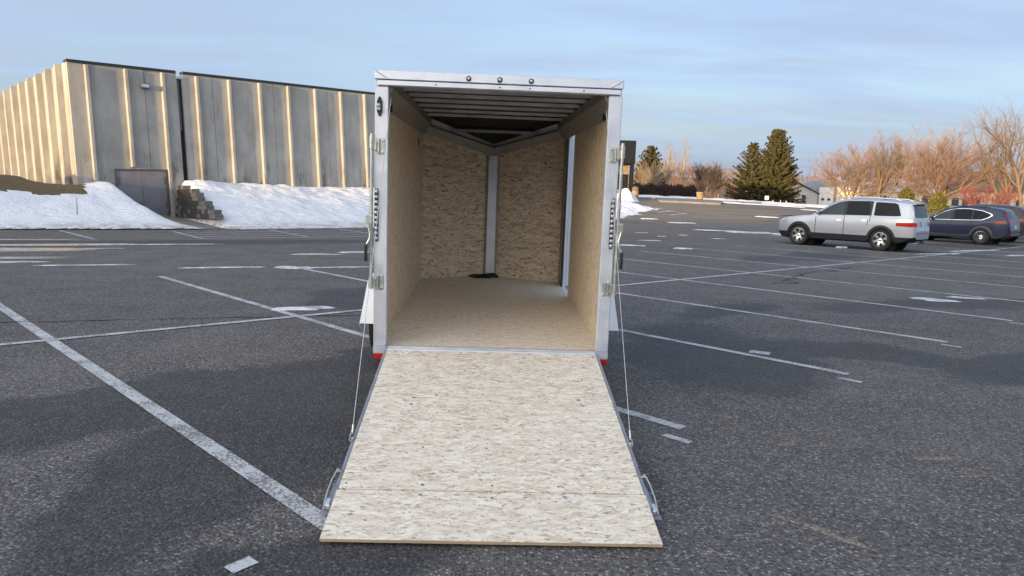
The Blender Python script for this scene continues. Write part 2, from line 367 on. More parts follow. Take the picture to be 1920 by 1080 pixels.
    low = t.math('MULTIPLY', t.rng(z, 1.2, 3.8, 1., 0.), t.rng(t.noise(t.map(o, (1.6, 1.6, .5)), 1.0, 6, .7), .50, .66, 0., .85))
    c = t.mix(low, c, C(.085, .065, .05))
    pale = t.math('MULTIPLY', t.rng(z, 1.4, 3.2, 1., 0.), t.rng(t.noise(t.map(o, (1.1, 1.1, 1.6)), 1.4, 6, .65, .5), .56, .70, 0., .6))
    c = t.mix(pale, c, C(.43, .42, .39))
    c = t.mix(t.rng(f, .3, .7, 0, .22), c, C(.15, .14, .13))
    t.bump(t.math('ADD', f, n), .35, .02)
    M['concrete'] = t.fin(c, .88)
    M['coping'] = plain('dark_green_coping', (.022, .032, .030), .5, .2, .2, 3)
    M['door_grey'] = plain('grey_painted_steel', (.19, .187, .205), .5, 0, .12, 1.5)
    M['door_dark'] = plain('dark_grey_steel', (.08, .078, .085), .5, 0, .15, 3)
    M['void'] = plain('near_black', (.012, .012, .014), .6, .3, .2, 3)  # near-black for recesses, joints and the painted shade behind wheel spokes
    t = NT('split_face_block_shade'); o = t.obj(); n = t.noise(o, 9, 6, .7)
    t.bump(n, 1., .05)
    M['block'] = t.fin(t.mix(t.rng(n, .35, .65), C(.022, .021, .020), C(.055, .05, .044)), .95)  # darker than the pale copy: shade on the wall face put into the colour
    t = NT('split_face_block_pale'); o = t.obj(); n = t.noise(o, 9, 6, .7); t.bump(n, 1., .05)
    M['block_pale'] = t.fin(t.mix(t.rng(n, .35, .65), C(.09, .086, .078), C(.19, .18, .165)), .95)
    M['walk'] = plain('pavement_concrete', (.19, .178, .16), .9, 0, .2, 1.2)
    M['charcoal'] = plain('charcoal_fascia', (.010, .014, .018), .85, 0, .12, 1, spec=.2)
    t = NT('dark_window_glass'); M['glass'] = t.fin(C(.018, .022, .026), .04, 0., **{'Specular IOR Level': .8})
    t = NT('tinted_car_glass'); M['tint'] = t.fin(C(.006, .007, .009), .04, 0., **{'Specular IOR Level': .22})
    t = NT('car_glass'); M['cglass'] = t.fin(C(.025, .04, .045), .04, 0., **{'Specular IOR Level': .45})
    M['tan_reflect'] = plain('tan_reflection', (.24, .18, .11), .6, 0, .2, 2)  # reflections in the entrance glazing, put into a plain tan wall colour
    M['siding_white'] = None
    for nm, col in (('siding_white', (.62, .61, .58)), ('siding_cream', (.62, .56, .42))):
        t = NT(nm); o = t.obj(); z = t.n('ShaderNodeSeparateXYZ', {0: o}).outputs[2]
        w = t.math('FRACT', t.math('MULTIPLY', z, 5.)); n = t.noise(o, 2, 4)
        t.bump(w, .6, .02)
        M[nm] = t.fin(t.mix(t.rng(n, .3, .7, 0, .25), C(*col), C(*[v * .8 for v in col])), .7)
    t = NT('corrugated_steel'); o = t.obj(); n = t.noise(o, 1.2, 5, .6)
    y = t.n('ShaderNodeSeparateXYZ', {0: o}).outputs[1]
    t.bump(t.math('SINE', t.math('MULTIPLY', y, 28.)), .5, .04)
    M['corr'] = t.fin(t.mix(n, C(.22, .23, .21), C(.36, .36, .33)), .5, .5)
    M['shingle'] = plain('roof_shingle', (.10, .09, .085), .9, 0, .3, 2)
    t = NT('roof_thin_snow'); o = t.obj(); n = t.noise(o, .7, 6, .65)
    M['snowroof'] = t.fin(t.mix(t.rng(n, .42, .58), C(.16, .145, .14), C(.55, .55, .58)), .85)
    M['pot'] = plain('tan_planter', (.27, .20, .11), .8, 0, .2, 3)
    M['sign_white'] = plain('white_sign_metal', (.75, .75, .74), .5, 0, .05, 3)
    M['sign_blue'] = plain('blue_sticker', (.03, .08, .35), .4, 0, .05, 3)
    # vegetation
    def bark(nm, a, b, sc=3.):
        t = NT(nm); n = t.noise(t.obj(), sc, 4, .6); return t.fin(t.mix(n, C(*a), C(*b)), .9)
    M['bark'] = bark('grey_brown_bark', (.12, .085, .06), (.22, .155, .10))
    M['twig_pink'] = bark('reddish_twigs', (.23, .155, .125), (.34, .235, .19), .5)
    M['twig_tan'] = bark('tan_twigs', (.18, .14, .105), (.27, .21, .155), .5)
    M['twig_grey'] = bark('grey_twigs', (.07, .055, .048), (.12, .095, .08), .5)
    M['birch'] = bark('pale_bark', (.24, .19, .14), (.36, .29, .21))
    M['hedge'] = bark('dark_hedge_twigs', (.030, .020, .020), (.07, .045, .04), 2.)
    M['redtwig'] = bark('crimson_twigs', (.16, .045, .04), (.28, .09, .07), 1.)
    M['needle'] = bark('spruce_needles', (.030, .033, .012), (.105, .092, .032), .9)
    M['cedar'] = bark('cedar_foliage', (.060, .062, .012), (.15, .13, .03), 1.2)
    t = NT('bare_woods_twigs'); n = t.noise(t.obj(), .06, 4, .6)
    M['woods'] = t.fin(t.mix(n, C(.17, .105, .075), C(.30, .19, .125)), .95)
    t = NT('woodland_floor'); n = t.noise(t.obj(), .05, 6, .7); t.bump(t.noise(t.obj(), .5, 5, .7), 1., 1.)
    M['hill'] = t.fin(t.mix(n, C(.15, .095, .065), C(.24, .16, .11)), .95)
setup_materials()

# ------------------------------------------------------------------ ground, lot, lines
def ground_fn(u, v):
    x = -900 + 1800 * u; y = -300 + 2300 * v
    return (x, y, 0)
def build_ground():
    xs = sorted(set([-1500, -700, -350, -200, -140, -100, -75] + [-60 + 4 * i for i in range(38)] + [100, 115, 130, 160, 200, 350, 700, 1500]))
    ys = sorted(set([-400, -150, -80, -50] + [-36 + 4 * i for i in range(40)] + [135, 150, 180, 220, 300, 400, 700, 1500, 3000]))
    m = MB(); W = len(xs)
    for y in ys:
        for x in xs: m.v.append((x, y, terrain(x, y) - .10))
    for j in range(len(ys) - 1):
        for i in range(W - 1): m.f.append((j*W+i, j*W+i+1, (j+1)*W+i+1, (j+1)*W+i)); m.m.append(0)
    g = m.build('ground', M['grass'], None, smooth='full', fix=False); tag(g, kind='structure')
build_ground()
def lot_far(x): return 76.0 if x > 9 else 60.
XN, YN = 100, 62
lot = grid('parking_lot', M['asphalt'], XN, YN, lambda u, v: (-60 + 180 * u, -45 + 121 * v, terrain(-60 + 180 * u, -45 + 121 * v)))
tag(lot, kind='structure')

def strip_mesh(m, pts, w, lift=.005, jag=0.0, step=.7, seed=0):
    rr = random.Random(seed); P = []
    for a, b in zip(pts, pts[1:]):
        a, b = Vector(a), Vector(b); n = max(1, int((b - a).length / step))
        for i in range(n): P.append(a.lerp(b, i / n))
    P.append(Vector(pts[-1])); vs = []
    for i, p in enumerate(P):
        d = (P[min(i+1, len(P)-1)] - P[max(i-1, 0)]).normalized(); n = Vector((-d.y, d.x))
        ww = w * (1 + rr.uniform(-jag, jag)); off = n * rr.uniform(-jag, jag) * w * .5
        for s in (-.5, .5):
            q = p + n * ww * s + off; vs.append((q.x, q.y, terrain(q.x, q.y) + lift + (.02 if q.y > 36 else 0)))
    m.add(vs, [(2*i, 2*i+1, 2*i+3, 2*i+2) for i in range(len(P)-1)])
def line(a, b, w=.10, name='stall_line', mat='paint', lift=.005, jag=0., step=.7, seed=0):
    m = MB(); strip_mesh(m, [a, b] if not isinstance(a, list) else a, w, lift, jag, step, seed)
    return m.build(name, M[mat], lot, fix=False)
LN = lambda i: (-6.47 + 2.085 * i, 13.0 + 1.855 * i)
RN = lambda i: (1.33 + 2.12 * i, 5.24 + 1.86 * i)
for i in range(-1, 15):
    L, Q = LN(i), RN(i)
    if i == 3: L = (-.3, 18.7)
    line(L, Q, .105 if i >= 0 else .115, lift=.005)
    if i >= 0 and i < 6:
        d = Vector((Q[0]-L[0], Q[1]-L[1])).normalized(); n = Vector((d.y, -d.x))
        q = Vector(Q) + n * -.0 + Vector((-.02, -.32))
        line((q.x - d.x * .22, q.y - d.y * .22), (q.x, q.y), .07, 'paint_tick')
line((-9.4, 3.7), (26.6, 34.9), .105, 'centre_line', lift=.009)
line((-1.25, 3.04), (-1.17, 3.14), .085, 'paint_tick'); line((2.75, 8.05), (2.95, 7.95), .16, 'paint_tick')
# lines along the snow bank on the left
for a, b in (((-15.0, 23.6), (-12.1, 20.6)), ((-11.9, 24.9), (-9.6, 22.0)), ((-9.6, 22.0), (-4.2, 25.8)), ((-9.3, 27.2), (-6.9, 24.0)), ((-7.0, 28.9), (-4.6, 25.8)),
             ((-10.6, 23.6), (-5.4, 27.4)), ((-10.0, 22.7), (-5.0, 26.4)), ((-11.2, 24.4), (-6.6, 27.9))):
    line(a, b, .10)
# far striping near the entrance: two long lines with short stubs
fA, fB = Vector((bx(1172, 56), 56.)), Vector((bx(1292, 47), 47.))
line(tuple(fA), tuple(fB), .10); off = Vector((-1.1, -1.1)); line(tuple(fA + off), tuple(fB + off), .10)
for k in range(6):
    p = fA.lerp(fB, .06 + k * .175); line(tuple(p + Vector((.2, .2))), tuple(p + off * .9), .32, 'stall_stub', lift=.012)
for (x0, y0, x1, y1) in ((1160, 45, 1250, 40.5), (1300, 41, 1350, 39)):
    line((bx(x0, y0), y0), (bx(x1, y1), y1), .10)
# cracks and seams
def wob(a, b, n, amp, seed):
    rr = random.Random(seed); a, b = Vector(a), Vector(b); d = (b - a); nn = Vector((-d.y, d.x)).normalized()
    return [tuple(a.lerp(b, i / n) + nn * rr.uniform(-amp, amp)) for i in range(n + 1)]
line(wob((-7.5, 8.0), (-1.8, 9.7), 26, .04, 1), None, .028, 'seam_crack', 'crack', .006, .6, .2, 1)
line(wob((5.6, 14.6), (6.9, 17.0), 14, .22, 2), None, .05, 'seam_crack', 'crack', .006, .6, .2, 2)
line(wob((6.9, 17.0), (9.4, 19.2), 14, .2, 3), None, .04, 'seam_crack', 'crack', .006, .6, .2, 3)

def blob(name, x, y, a, b, ang, mat, seed, lift=.012, thick=.02, n=44, rag=.35):
    rr = random.Random(seed); m = MB(); ph = [rr.uniform(0, 6.28) for _ in range(7)]; vs = []
    for k in range(n):
        t = 2 * math.pi * k / n
        r = 1 + sum(rag / (j + 1.5) * math.sin((j + 2) * t + ph[j]) for j in range(6)) + rr.uniform(-.10, .10)
        u, w = a * r * math.cos(t), b * r * math.sin(t)
        vs.append((x + u * math.cos(ang) - w * math.sin(ang), y + u * math.sin(ang) + w * math.cos(ang)))
    out = [(p[0], p[1], terrain(*p) + lift - .006 + (.03 if p[1] > 36 else 0)) for p in vs]
    inn = [(x + (p[0] - x) * .8, y + (p[1] - y) * .8, terrain(x + (p[0] - x) * .8, y + (p[1] - y) * .8) + lift + thick + (.03 if p[1] > 36 else 0)) for p in vs]
    m.add(out + inn + [(x, y, terrain(x, y) + lift + thick + (.03 if y > 36 else 0))],
          [(k, (k + 1) % n, n + (k + 1) % n, n + k) for k in range(n)] + [(n + k, n + (k + 1) % n, 2 * n) for k in range(n)])
    return m.build(name, M[mat], lot, smooth='full', fix=False)
k = 0
for (x, y, a, b, ang, mat, th) in (
    (-4.6, 14.9, .42, .16, .2, 'ice', .02), (-3.6, 15.3, 1.0, .06, .4, 'ice', .01), (-5.9, 14.6, .8, .07, .35, 'ice', .01), (-2.95, 9.95, .42, .10, .25, 'ice', .02),
    (-12.5, 16.6, 3.2, .50, .45, 'puddle', .0), (-11.3, 15.0, 2.0, .22, .40, 'puddle', .0), (-13.4, 17.8, 3.6, .45, .45, 'puddle', .0), (-10.9, 14.1, 1.3, .13, .4, 'ice', .01), (-14.5, 19.3, 1.8, .22, .45, 'puddle', .0),
    (-9.6, 19.5, 1.6, .06, .45, 'ice', .008), (-4.2, 18.9, .5, .16, .4, 'ice', .01), (-5, 18.0, .5, .12, .4, 'ice', .01), (-3.2, 20.3, 1.0, .06, .4, 'ice', .01), (-8.6, 14.3, .7, .05, .4, 'ice', .008),
    (5.6, 23.7, .28, .12, -.3, 'ice', .03), (3.9, 24.5, .7, .10, .0, 'ice', .02), (12.2, 26.6, .16, .1, 0, 'snow', .05), (7.7, 12.9, .42, .14, -.4, 'ice', .01), (8.5, 13.3, .3, .08, -.4, 'ice', .01),
    (10.4, 36.4, 1.3, .28, -.12, 'snow', .03), (12.4, 35.8, 1.5, .32, -.15, 'snow', .03), (13.6, 34.4, .9, .16, -.1, 'snow', .03), (9.6, 41.5, .7, .2, .0, 'snow', .03), (8.2, 43.5, .5, .15, -.1, 'snow', .03), (19.5, 58, 3.2, .7, -.25, 'snow', .04), (16.5, 60.5, 2.2, .5, -.3, 'snow', .03),
    (25, 59, 3.0, .6, -.2, 'snow', .04), (23.5, 54, 2.2, .35, -.1, 'snow', .03), (22, 57, 1.0, .2, -.1, 'snow', .03), (16.5, 47, .7, .18, -.1, 'snow', .03), (5.9, 33, .25, .06, 0., 'ice', .01), (7.6, 32, .2, .05, 0., 'ice', .01), (6.3, 30.5, .18, .06, 0., 'ice', .01), (8.6, 30, .3, .05, .0, 'ice', .01), (5.2, 27.5, .5, .06, .1, 'ice', .01), (28, 66, 3, .6, -.2, 'snow', .04),
    (17.5, 27.2, 1.4, .12, .5, 'ice', .01), (18.3, 25.5, 1.0, .1, .4, 'ice', .01), (14.9, 24.9, .9, .1, .3, 'ice', .01)):
    k += 1; blob('snow_patch' if mat == 'snow' else ('ice_patch' if mat == 'ice' else 'puddle'), x, y, a, b, ang, mat, 100 + k, thick=th)
for (x, y, a, b, ang) in ((1.62, 3.66, .30, .035, -.75), (1.85, 5.6, .10, .03, -.2), (2.15, 4.95, .10, .03, .3), (2.95, 4.85, .14, .035, .2), (2.6, 4.9, .08, .02, 0), (3.2, 4.65, .12, .02, .1)):
    k += 1
t = NT('dried_mud'); n = t.noise(t.obj(), 60, 4, .7); M['mud'] = t.fin(t.mix(t.rng(n, .38, .6), C(.07, .066, .062), C(.27, .23, .19)), .95)
for (x, y, a, b, ang) in ((1.68, 3.62, .28, .03, -.72), (1.75, 5.55, .10, .03, -.2), (2.0, 4.95, .10, .03, .3), (2.95, 4.75, .14, .035, .2), (2.3, 4.95, .06, .02, 0), (3.05, 4.45, .11, .02, .1), (2.55, 3.0, .10, .05, -.3)):
    k += 1; blob('mud_streak', x, y, a, b, ang, 'mud', 300 + k, lift=.008, thick=.0, rag=.5)

# snow strip and pavement along the far edge of the lot
def far_strip(name, mat, pts, lift, rag, seed):
    rr = random.Random(seed); m = MB(); vs = []
    n = 60
    for i in range(n + 1):
        u = i / n * (len(pts) - 1); k0 = min(int(u), len(pts) - 2); f = u - k0
        a = [pts[k0][q] * (1 - f) + pts[k0 + 1][q] * f for q in range(3)]
        y0, y1 = a[1] + rr.uniform(-rag, rag), a[2] + rr.uniform(-rag, rag)
        for s in range(5):
            y = y0 + (y1 - y0) * s / 4; z = terrain(a[0], y) + (lift * (.25 if s in (0, 4) else 1) * rr.uniform(.7, 1.2) if s else .0)
            vs.append((a[0], y, z))
    for i in range(n):
        for s in range(4): m.f.append((i*5+s, i*5+s+1, i*5+s+6, i*5+s+5)); m.m.append(0)
    m.v = vs
    return tag(m.build(name, M[mat], None, smooth='full', fix=False), kind='structure')
far_strip('snow_strip', 'snow', [(9.5, 71.5, 77.5), (20, 72, 77), (28, 72, 78), (40, 71, 79), (60, 70, 80), (110, 70, 82)], .30, .5, 5)
sw = MB(); wp = [(9.5, 66.5), (16, 67.5), (24, 70.0), (24, 71.2), (9.5, 71.2)]
sw.add([(x, y, terrain(x, y) - .1) for x, y in wp] + [(x, y, terrain(x, y) + .14) for x, y in wp], [(0, 1, 2, 3, 4), (9, 8, 7, 6, 5)] + [(i, (i+1) % 5, (i+1) % 5 + 5, i + 5) for i in range(5)])
tag(sw.build('pavement', M['walk']), kind='structure')
sw = MB(); wp = [(bx(1232, 58), 57.), (bx(1345, 57), 56.), (bx(1352, 60), 59.5), (bx(1280, 63), 63.5), (bx(1230, 63), 63.5)]
sw.add([(x, y, terrain(x, y) - .1) for x, y in wp] + [(x, y, terrain(x, y) + .14) for x, y in wp], [(0, 1, 2, 3, 4), (9, 8, 7, 6, 5)] + [(i, (i+1) % 5, (i+1) % 5 + 5, i + 5) for i in range(5)])
tag(sw.build('kerb_island', M['walk']), kind='structure')

# ------------------------------------------------------------------ concrete building with its bank
d_ = Vector((.6908, .7226, .0270)); g_ = Vector((-.0466, .0072, .9989)).normalized()
n_ = d_.cross(g_).normalized(); d_ = g_.cross(n_).normalized()
TOP = 6.42
P0 = Vector((-18.38, 29.94, 6.416)) - TOP * g_
BM = Matrix.Identity(4)
for i in range(3): BM[i][0], BM[i][1], BM[i][2], BM[i][3] = d_[i], -n_[i], g_[i], P0[i]
BMI = BM.inverted()
bld = empty('concrete_building', mw=BM, label='long ribbed precast concrete building behind the snow banks, its left end lit by low sun', cat='building')
def wall_panel(x0, x1, top=TOP):
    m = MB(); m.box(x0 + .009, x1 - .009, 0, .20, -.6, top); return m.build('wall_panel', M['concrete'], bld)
def rib_front(x, zb=-.6, top=TOP - .06):
    m = MB(); y1 = -.15                      # tapered stem standing out from the wall
    m.add([(x-.085,.02,zb),(x+.085,.02,zb),(x+.055,y1,zb),(x-.055,y1,zb),(x-.085,.02,top),(x+.085,.02,top),(x+.055,y1,top),(x-.055,y1,top)],
          [(0,1,2,3),(7,6,5,4),(0,4,5,1),(1,5,6,2),(2,6,7,3),(3,7,4,0)])
    return m.build('rib', M['concrete'], bld)
edges1 = [0, 2.95, 4.34]; edges2 = [4.56, 5.95] + [5.95 + 3.048 * i for i in range(1, 5)]
for a, b in zip(edges1, edges1[1:]): wall_panel(a, b)
for a, b in zip(edges2, edges2[1:]): wall_panel(a, b)
END = edges2[-1]
for i, x in enumerate([.69, 2.2, 3.71] + [5.21 + 1.524 * i for i in range(25)]):
    if x < END: rib_front(x, zb=(2.22 if i == 1 else -.6))
m = MB(); m.box(4.35, 4.55, .16, .3, -.6, TOP - .25); m.build('expansion_joint', M['void'], bld)
m = MB(); m.box(4.33, 4.43, .02, .14, 3.9, TOP - .3); m.build('downspout', M['door_dark'], bld)
m = MB(); m.bbox(-.03, 4.30, -.07, .32, TOP, TOP + .10, .01); m.build('coping', M['coping'], bld)
m = MB(); m.bbox(4.60, END, -.07, .32, TOP, TOP + .10, .01); m.build('coping', M['coping'], bld)
m = MB(); m.box(4.30, 4.60, -.02, .32, TOP - .24, TOP - .14); m.build('coping', M['galv'], bld)
for j in range(8):                          # left end wall, ribs towards the sun
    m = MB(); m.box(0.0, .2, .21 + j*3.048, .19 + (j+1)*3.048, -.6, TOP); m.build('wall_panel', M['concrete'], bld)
    for q in (.62, 2.14):
        y = .2 + j*3.048 + q; m = MB()
        m.add([(.02,y-.10,-.6),(.02,y+.10,-.6),(-.24,y+.06,-.6),(-.24,y-.06,-.6),(.02,y-.10,TOP-.01),(.02,y+.10,TOP-.01),(-.24,y+.06,TOP-.01),(-.24,y-.06,TOP-.01)],
              [(0,1,2,3),(7,6,5,4),(0,4,5,1),(1,5,6,2),(2,6,7,3),(3,7,4,0)])
        m.build('rib', M['concrete'], bld)
m = MB(); m.box(.2, 6, .3, 24.5, TOP - .5, TOP - .3); m.box(6, END, .3, 5.8, TOP - .5, TOP - .3); m.build('roof', M['liner'], bld)
m = MB(); m.box(END - .2, END, .3, 5.8, -.6, TOP - .5); m.box(5.8, END, 5.8, 6.0, -.6, TOP - .3); m.box(5.8, 6.0, 6.0, 24.5, -.6, TOP - .3); m.box(.2, 6, 24.5 , 24.7, -.6, TOP - .3); m.build('rear_wall', M['concrete'], bld)
# steel double door
DZ0, DZ1 = .14, 2.06
dr = MB(); dr.box(1.44, 3.60, -.07, .02, DZ1, DZ1 + .07); dr.box(1.44, 1.51, -.07, .02, DZ0, DZ1); dr.box(3.53, 3.60, -.07, .02, DZ0, DZ1)
frm = dr.build('door_frame', M['door_dark'], bld)
for (a, b) in ((1.515, 2.512), (2.528, 3.525)):
    m = MB(); m.bbox(a, b, -.05, .01, DZ0, DZ1 - .005, .006); lf = m.build('door', M['door_grey'], bld)
    m = MB(); xh = a + .06 if a < 2 else b - .06; m.box(xh - .025, xh + .025, -.066, -.049, 1.45, 1.78); m.build('hinge', M['door_dark'], lf); m = MB(); m.box(xh - .025, xh + .025, -.066, -.049, .4, .7); m.build('hinge', M['door_dark'], lf)
lt = MB(); lt.bbox(2.76, 3.10, -.22, -.01, TOP - .80, TOP - .60, .02); fl = lt.build('wall_light', M['door_dark'], bld)
m = MB(); m.box(2.80, 3.06, -.232, -.222, TOP - .78, TOP - .64); m.build('lens', M['lens'], fl)
m = MB(); m.tube([(2.95, -.012, TOP - .6), (2.95, -.012, TOP)], .012, 6); m.build('conduit', M['door_dark'], fl)

# bank: turf mound with old snow over it, in the building's own directions
def edge_o(s): return 7.1 + .33 * s if s < 2 else 7.35 + .11 * (s - 2)
def hash2(a, b):
    v = math.sin(a * 12.9898 + b * 78.233) * 43758.5453; return v - math.floor(v)
def vnoise(x, y):
    i, j = math.floor(x), math.floor(y); u, v = smooth(x - i), smooth(y - j)
    return (hash2(i, j) * (1-u) + hash2(i+1, j) * u) * (1-v) + (hash2(i, j+1) * (1-u) + hash2(i+1, j+1) * u) * v
def fbm(x, y): return vnoise(x, y) * .5 + vnoise(x * 2.1 + 5, y * 2.1) * .25 + vnoise(x * 4.3, y * 4.3 + 9) * .13 + vnoise(x * 9, y * 9) * .07
def bank_h(s, o, left):
    e = edge_o(s) + .5 * (fbm(s * .8, 3.) - .5); t = o / e
    if left:
        base = 1.52 + .75 * smooth((-s - .6) / 5.)
        pr = 1 - smooth((t - .05) / .97) if t > .05 else 1.0
        pr = .55 * pr + .45 * max(0., 1 - max(t - .03, 0) / .97)
        side = smooth((1.62 + .13 * o - s) / (.75 + .12 * o))
        bump = .10 * math.exp(-((s - .8) ** 2 + (o - 1.2) ** 2) / .8)
        return base * pr * side + bump * side + ((fbm(s * .9, o * .9) - .47) * .22 + (fbm(s * 2.6 + 7, o * 2.6) - .47) * .12) * side * min(1., max(0, 1 - t) * 4) - .02
    base = 1.66 + .05 * math.sin(s * .4)
    t2 = max(0., (t - .04) / .96); pr = .45 * (1 - smooth(t2)) + .55 * max(0., 1 - t2)
    sw_ = 3.85 - .135 * o
    side = smooth((s - sw_ + .05) / .45)
    return base * pr * side + .16 * math.exp(-((s - 4.8) ** 2 / .5 + (o - .9) ** 2 / 1.2)) * side + ((fbm(s * .8 + 30, o * .8) - .47) * .24 + (fbm(s * 2.8 + 3, o * 2.8) - .47) * .15) * side * min(1., max(0, 1 - t) * 4) - .02
def bank_pt(s, o, h): 
    p = BM @ Vector((s, -o, 0)); return (p.x, p.y, h)
def bank(name, s0, s1, o0, o1, nx, ny, left, mat, lift=0., keep=None):
    hh = lambda u, v: bank_h(s0 + (s1-s0)*u, o0 + (o1-o0)*v, left)
    ob = grid(name, mat, nx, ny, lambda u, v: bank_pt(s0 + (s1-s0)*u, o0 + (o1-o0)*v, hh(u, v) + lift), None,
              keep or (lambda u, v: hh(u, v) > -.015))
    return tag(ob, kind='structure')
bank('turf_mound', -30, 2.8, -.05, 10, 100, 50, True, M['grass'])
def snow_left(u, v):
    s, o = -30 + 33.0 * u, -.05 + 10 * v
    if bank_h(s, o, True) < -.005: return False
    lim = 2.3 + 1.1 * (fbm(s * .7, o * .7 + 4) - .5) + .10 * max(0, -s - .2)
    if s > -.4: lim = 2.3 - (s + .4) * 4.0
    return o > lim
bank('snow_bank', -30, 3.0, -.05, 9.95, 220, 80, True, M['snow'], .05, snow_left)
bank('snow_bank', 2.6, 34, -.0, 12, 260, 90, False, M['snow'], .02)
m = MB(); m.add([bank_pt(s, o, .012 + (.12 if o < .5 else .0)) for s, o in ((1.2, .0), (3.9, .0), (3.1, 6.6), (1.7, 7.6))], [(0, 1, 2, 3)])
tag(m.build('door_apron', M['walk'], None, fix=False), kind='structure')

# stepped block retaining walls either side of the door pit
rw = empty('retaining_wall', mw=BM, label='stepped dark split-face block retaining wall right of the grey double door', cat='retaining wall')
BH = .175
blk = []
def block_mesh(seed):
    rr = random.Random(seed); m = MB(); L, D = .43, .30
    nx, nz = 5, 3; vs = []
    for side in (0, 1):
        for j in range(nz + 1):
            for i in range(nx + 1):
                e = (i in (0, nx) or j in (0, nz)); y = (-D / 2 - (0 if e else rr.uniform(.005, .035))) if side == 0 else D / 2
                vs.append((-L/2 + L * i / nx, y, BH * .97 * j / nz))
    fs = []; st = (nx + 1) * (nz + 1)
    for side in (0, 1):
        for j in range(nz):
            for i in range(nx):
                a = side * st + j * (nx + 1) + i; q = (a, a + 1, a + nx + 2, a + nx + 1); fs.append(q if side == 0 else q[::-1])
    for i in range(nx):
        fs.append((i, st + i, st + i + 1, i + 1)); b = nz * (nx + 1); fs.append((b + i, b + i + 1, st + b + i + 1, st + b + i))
    for j in range(nz):
        b = j * (nx + 1); fs.append((b, b + nx + 1, st + b + nx + 1, st + b)); b += nx; fs.append((b, st + b, st + b + nx + 1, b + nx + 1))
    m.add(vs, fs); return m
for s in range(3):
    for mm in ('block', 'block_pale'):
        o = block_mesh(s).build('block', M[mm]); blk.append(o.data); bpy.data.objects.remove(o)
A_, B_ = Vector((3.92, -.25)), Vector((3.02, -6.6))        # foot of the wall in building axes
wl = (B_ - A_).length; wd = (B_ - A_).normalized(); wang = math.atan2(wd.y, wd.x)
for c in range(8):
    frac = [1.0, .90, .79, .69, .60, .51, .44, .15][c]; n = int(wl * frac / .44)
    for i in range(n):
        p = A_ + wd * (.22 + .44 * i + (.22 if c % 2 else 0)); q = p + Vector((-wd.y, wd.x)) * (.018 * c)
        end = i >= n - (2 if c < 6 else 1)
        o = bpy.data.objects.new('block', blk[2 * rnd.randrange(3) + (1 if (end or rnd.random() < .1) else 0)]); COL.objects.link(o); o.parent = rw
        o.location = (q.x, q.y, .0 + BH * c); o.rotation_euler = (0, 0, wang + math.pi + rnd.uniform(-.03, .03))
lw = empty('retaining_wall', mw=BM, label='mostly snow covered block retaining wall left of the grey double door, one block showing', cat='retaining wall')
for c in range(4):
    for i in range(5 - c):
        o = bpy.data.objects.new('block', blk[2 * ((c + i) % 3) + 1]); COL.objects.link(o); o.parent = lw
        o.location = (1.52 + .05 * i + .1 * (c == 3), -.6 - .44 * i - .9 * (c == 3), .0 + BH * c); o.rotation_euler = (0, 0, R(-85))
# thin marker stake in the left snow bank
sp_ = bank_pt(-1.35, 4.6, 0); hz = bank_h(-1.35, 4.6, True)
st = MB(); st.tube([(sp_[0], sp_[1], hz - .1), (sp_[0] + .01, sp_[1], hz + .62)], .014, 6)
tag(st.build('marker_stake', M['door_dark']), 'thin dark marker stake standing in the left snow bank', 'stake')

# ------------------------------------------------------------------ cargo trailer
TM = Matrix.Translation((-.1476, 5.4549, .4669)) @ Matrix.Rotation(.0387, 4, 'Z') @ Matrix.Rotation(.0187, 4, 'X') @ Matrix.Rotation(.0063, 4, 'Y')
trl = empty('cargo_trailer', mw=TM, label='open enclosed cargo trailer with aluminium rear frame, strand board lining and lowered ramp', cat='trailer')
W2, TH, LB, WI, WP, ZF, ZC, ZH = .915, 2.121, 3.742, .891, .815, .0516, 2.009, 2.014
def part(mb, name, mat, parent=None, **k): return mb.build(name, M[mat] if isinstance(mat, str) else [M[q] for q in mat], parent or trl, **k)
for s in (-1, 1):
    m = MB(); x0, x1 = sorted((s * W2, s * WP)); m.bbox(x0, x1, 0, .055, .066, TH - .112, .006); pst = part(m, 'rear_post', 'alu')
    m = MB(); m.bbox(x0 - .001, x1 + .001, -.002, .056, -.004, .063, .004); part(m, 'post_foot', 'alu', pst)
    m = MB(); m.tube([(x0 + .004, -.004, .064), (s * .865, -.006, .0655), (x1 - .004, -.004, .064)], .004, 6); part(m, 'weld_bead', 'alu', pst)
    m = MB(); m.bbox(x0 + .006, x1 - .006, -.006, .03, -.047, -.006, .003); part(m, 'reflector', 'red_refl')
m = MB(); m.bbox(-W2 - .004, W2 + .004, -.004, .075, TH - .062, TH + .004, .005); hd = part(m, 'header', 'alu_x')
m = MB(); m.prism([(-.002, TH - .108), (-.018, TH - .103), (-.018, TH - .074), (-.010, TH - .070), (.05, TH - .070), (.05, TH - .108)], -W2 + .02, W2 - .02, 'x'); part(m, 'header_trim', 'alu_x')
m = MB(); m.box(-W2 + .02, W2 - .02, -.001, .01, TH - .070, TH - .064); part(m, 'header_groove', 'void')
for s in (-1, 1):
    m = MB(); m.tube([(s * (W2 - .10), -.007, TH - .060), (s * (W2 - .05), -.008, TH - .030), (s * (W2 - .006), -.007, TH - .002)], .0045, 6); part(m, 'corner_weld', 'alu', hd)
for x in (-.231, -.002, .229):
    m = MB(); m.lathe([(.019, -.004), (.019, -.012), (.013, -.013)], (x, 0, TH - .034), 'y', 20); lo = part(m, 'marker_light', 'black')
    m = MB(); m.lathe([(.0105, -.006), (.0105, -.0135), (.005, -.015)], (x, 0, TH - .034), 'y', 16); part(m, 'lens', 'lens', lo)
for x in (-.47, .0, .22, .62):
    m = MB(); m.lathe([(.006, -.018), (.006, -.021)], (x, 0, TH - .089), 'y', 8); part(m, 'screw', 'screw', hd)
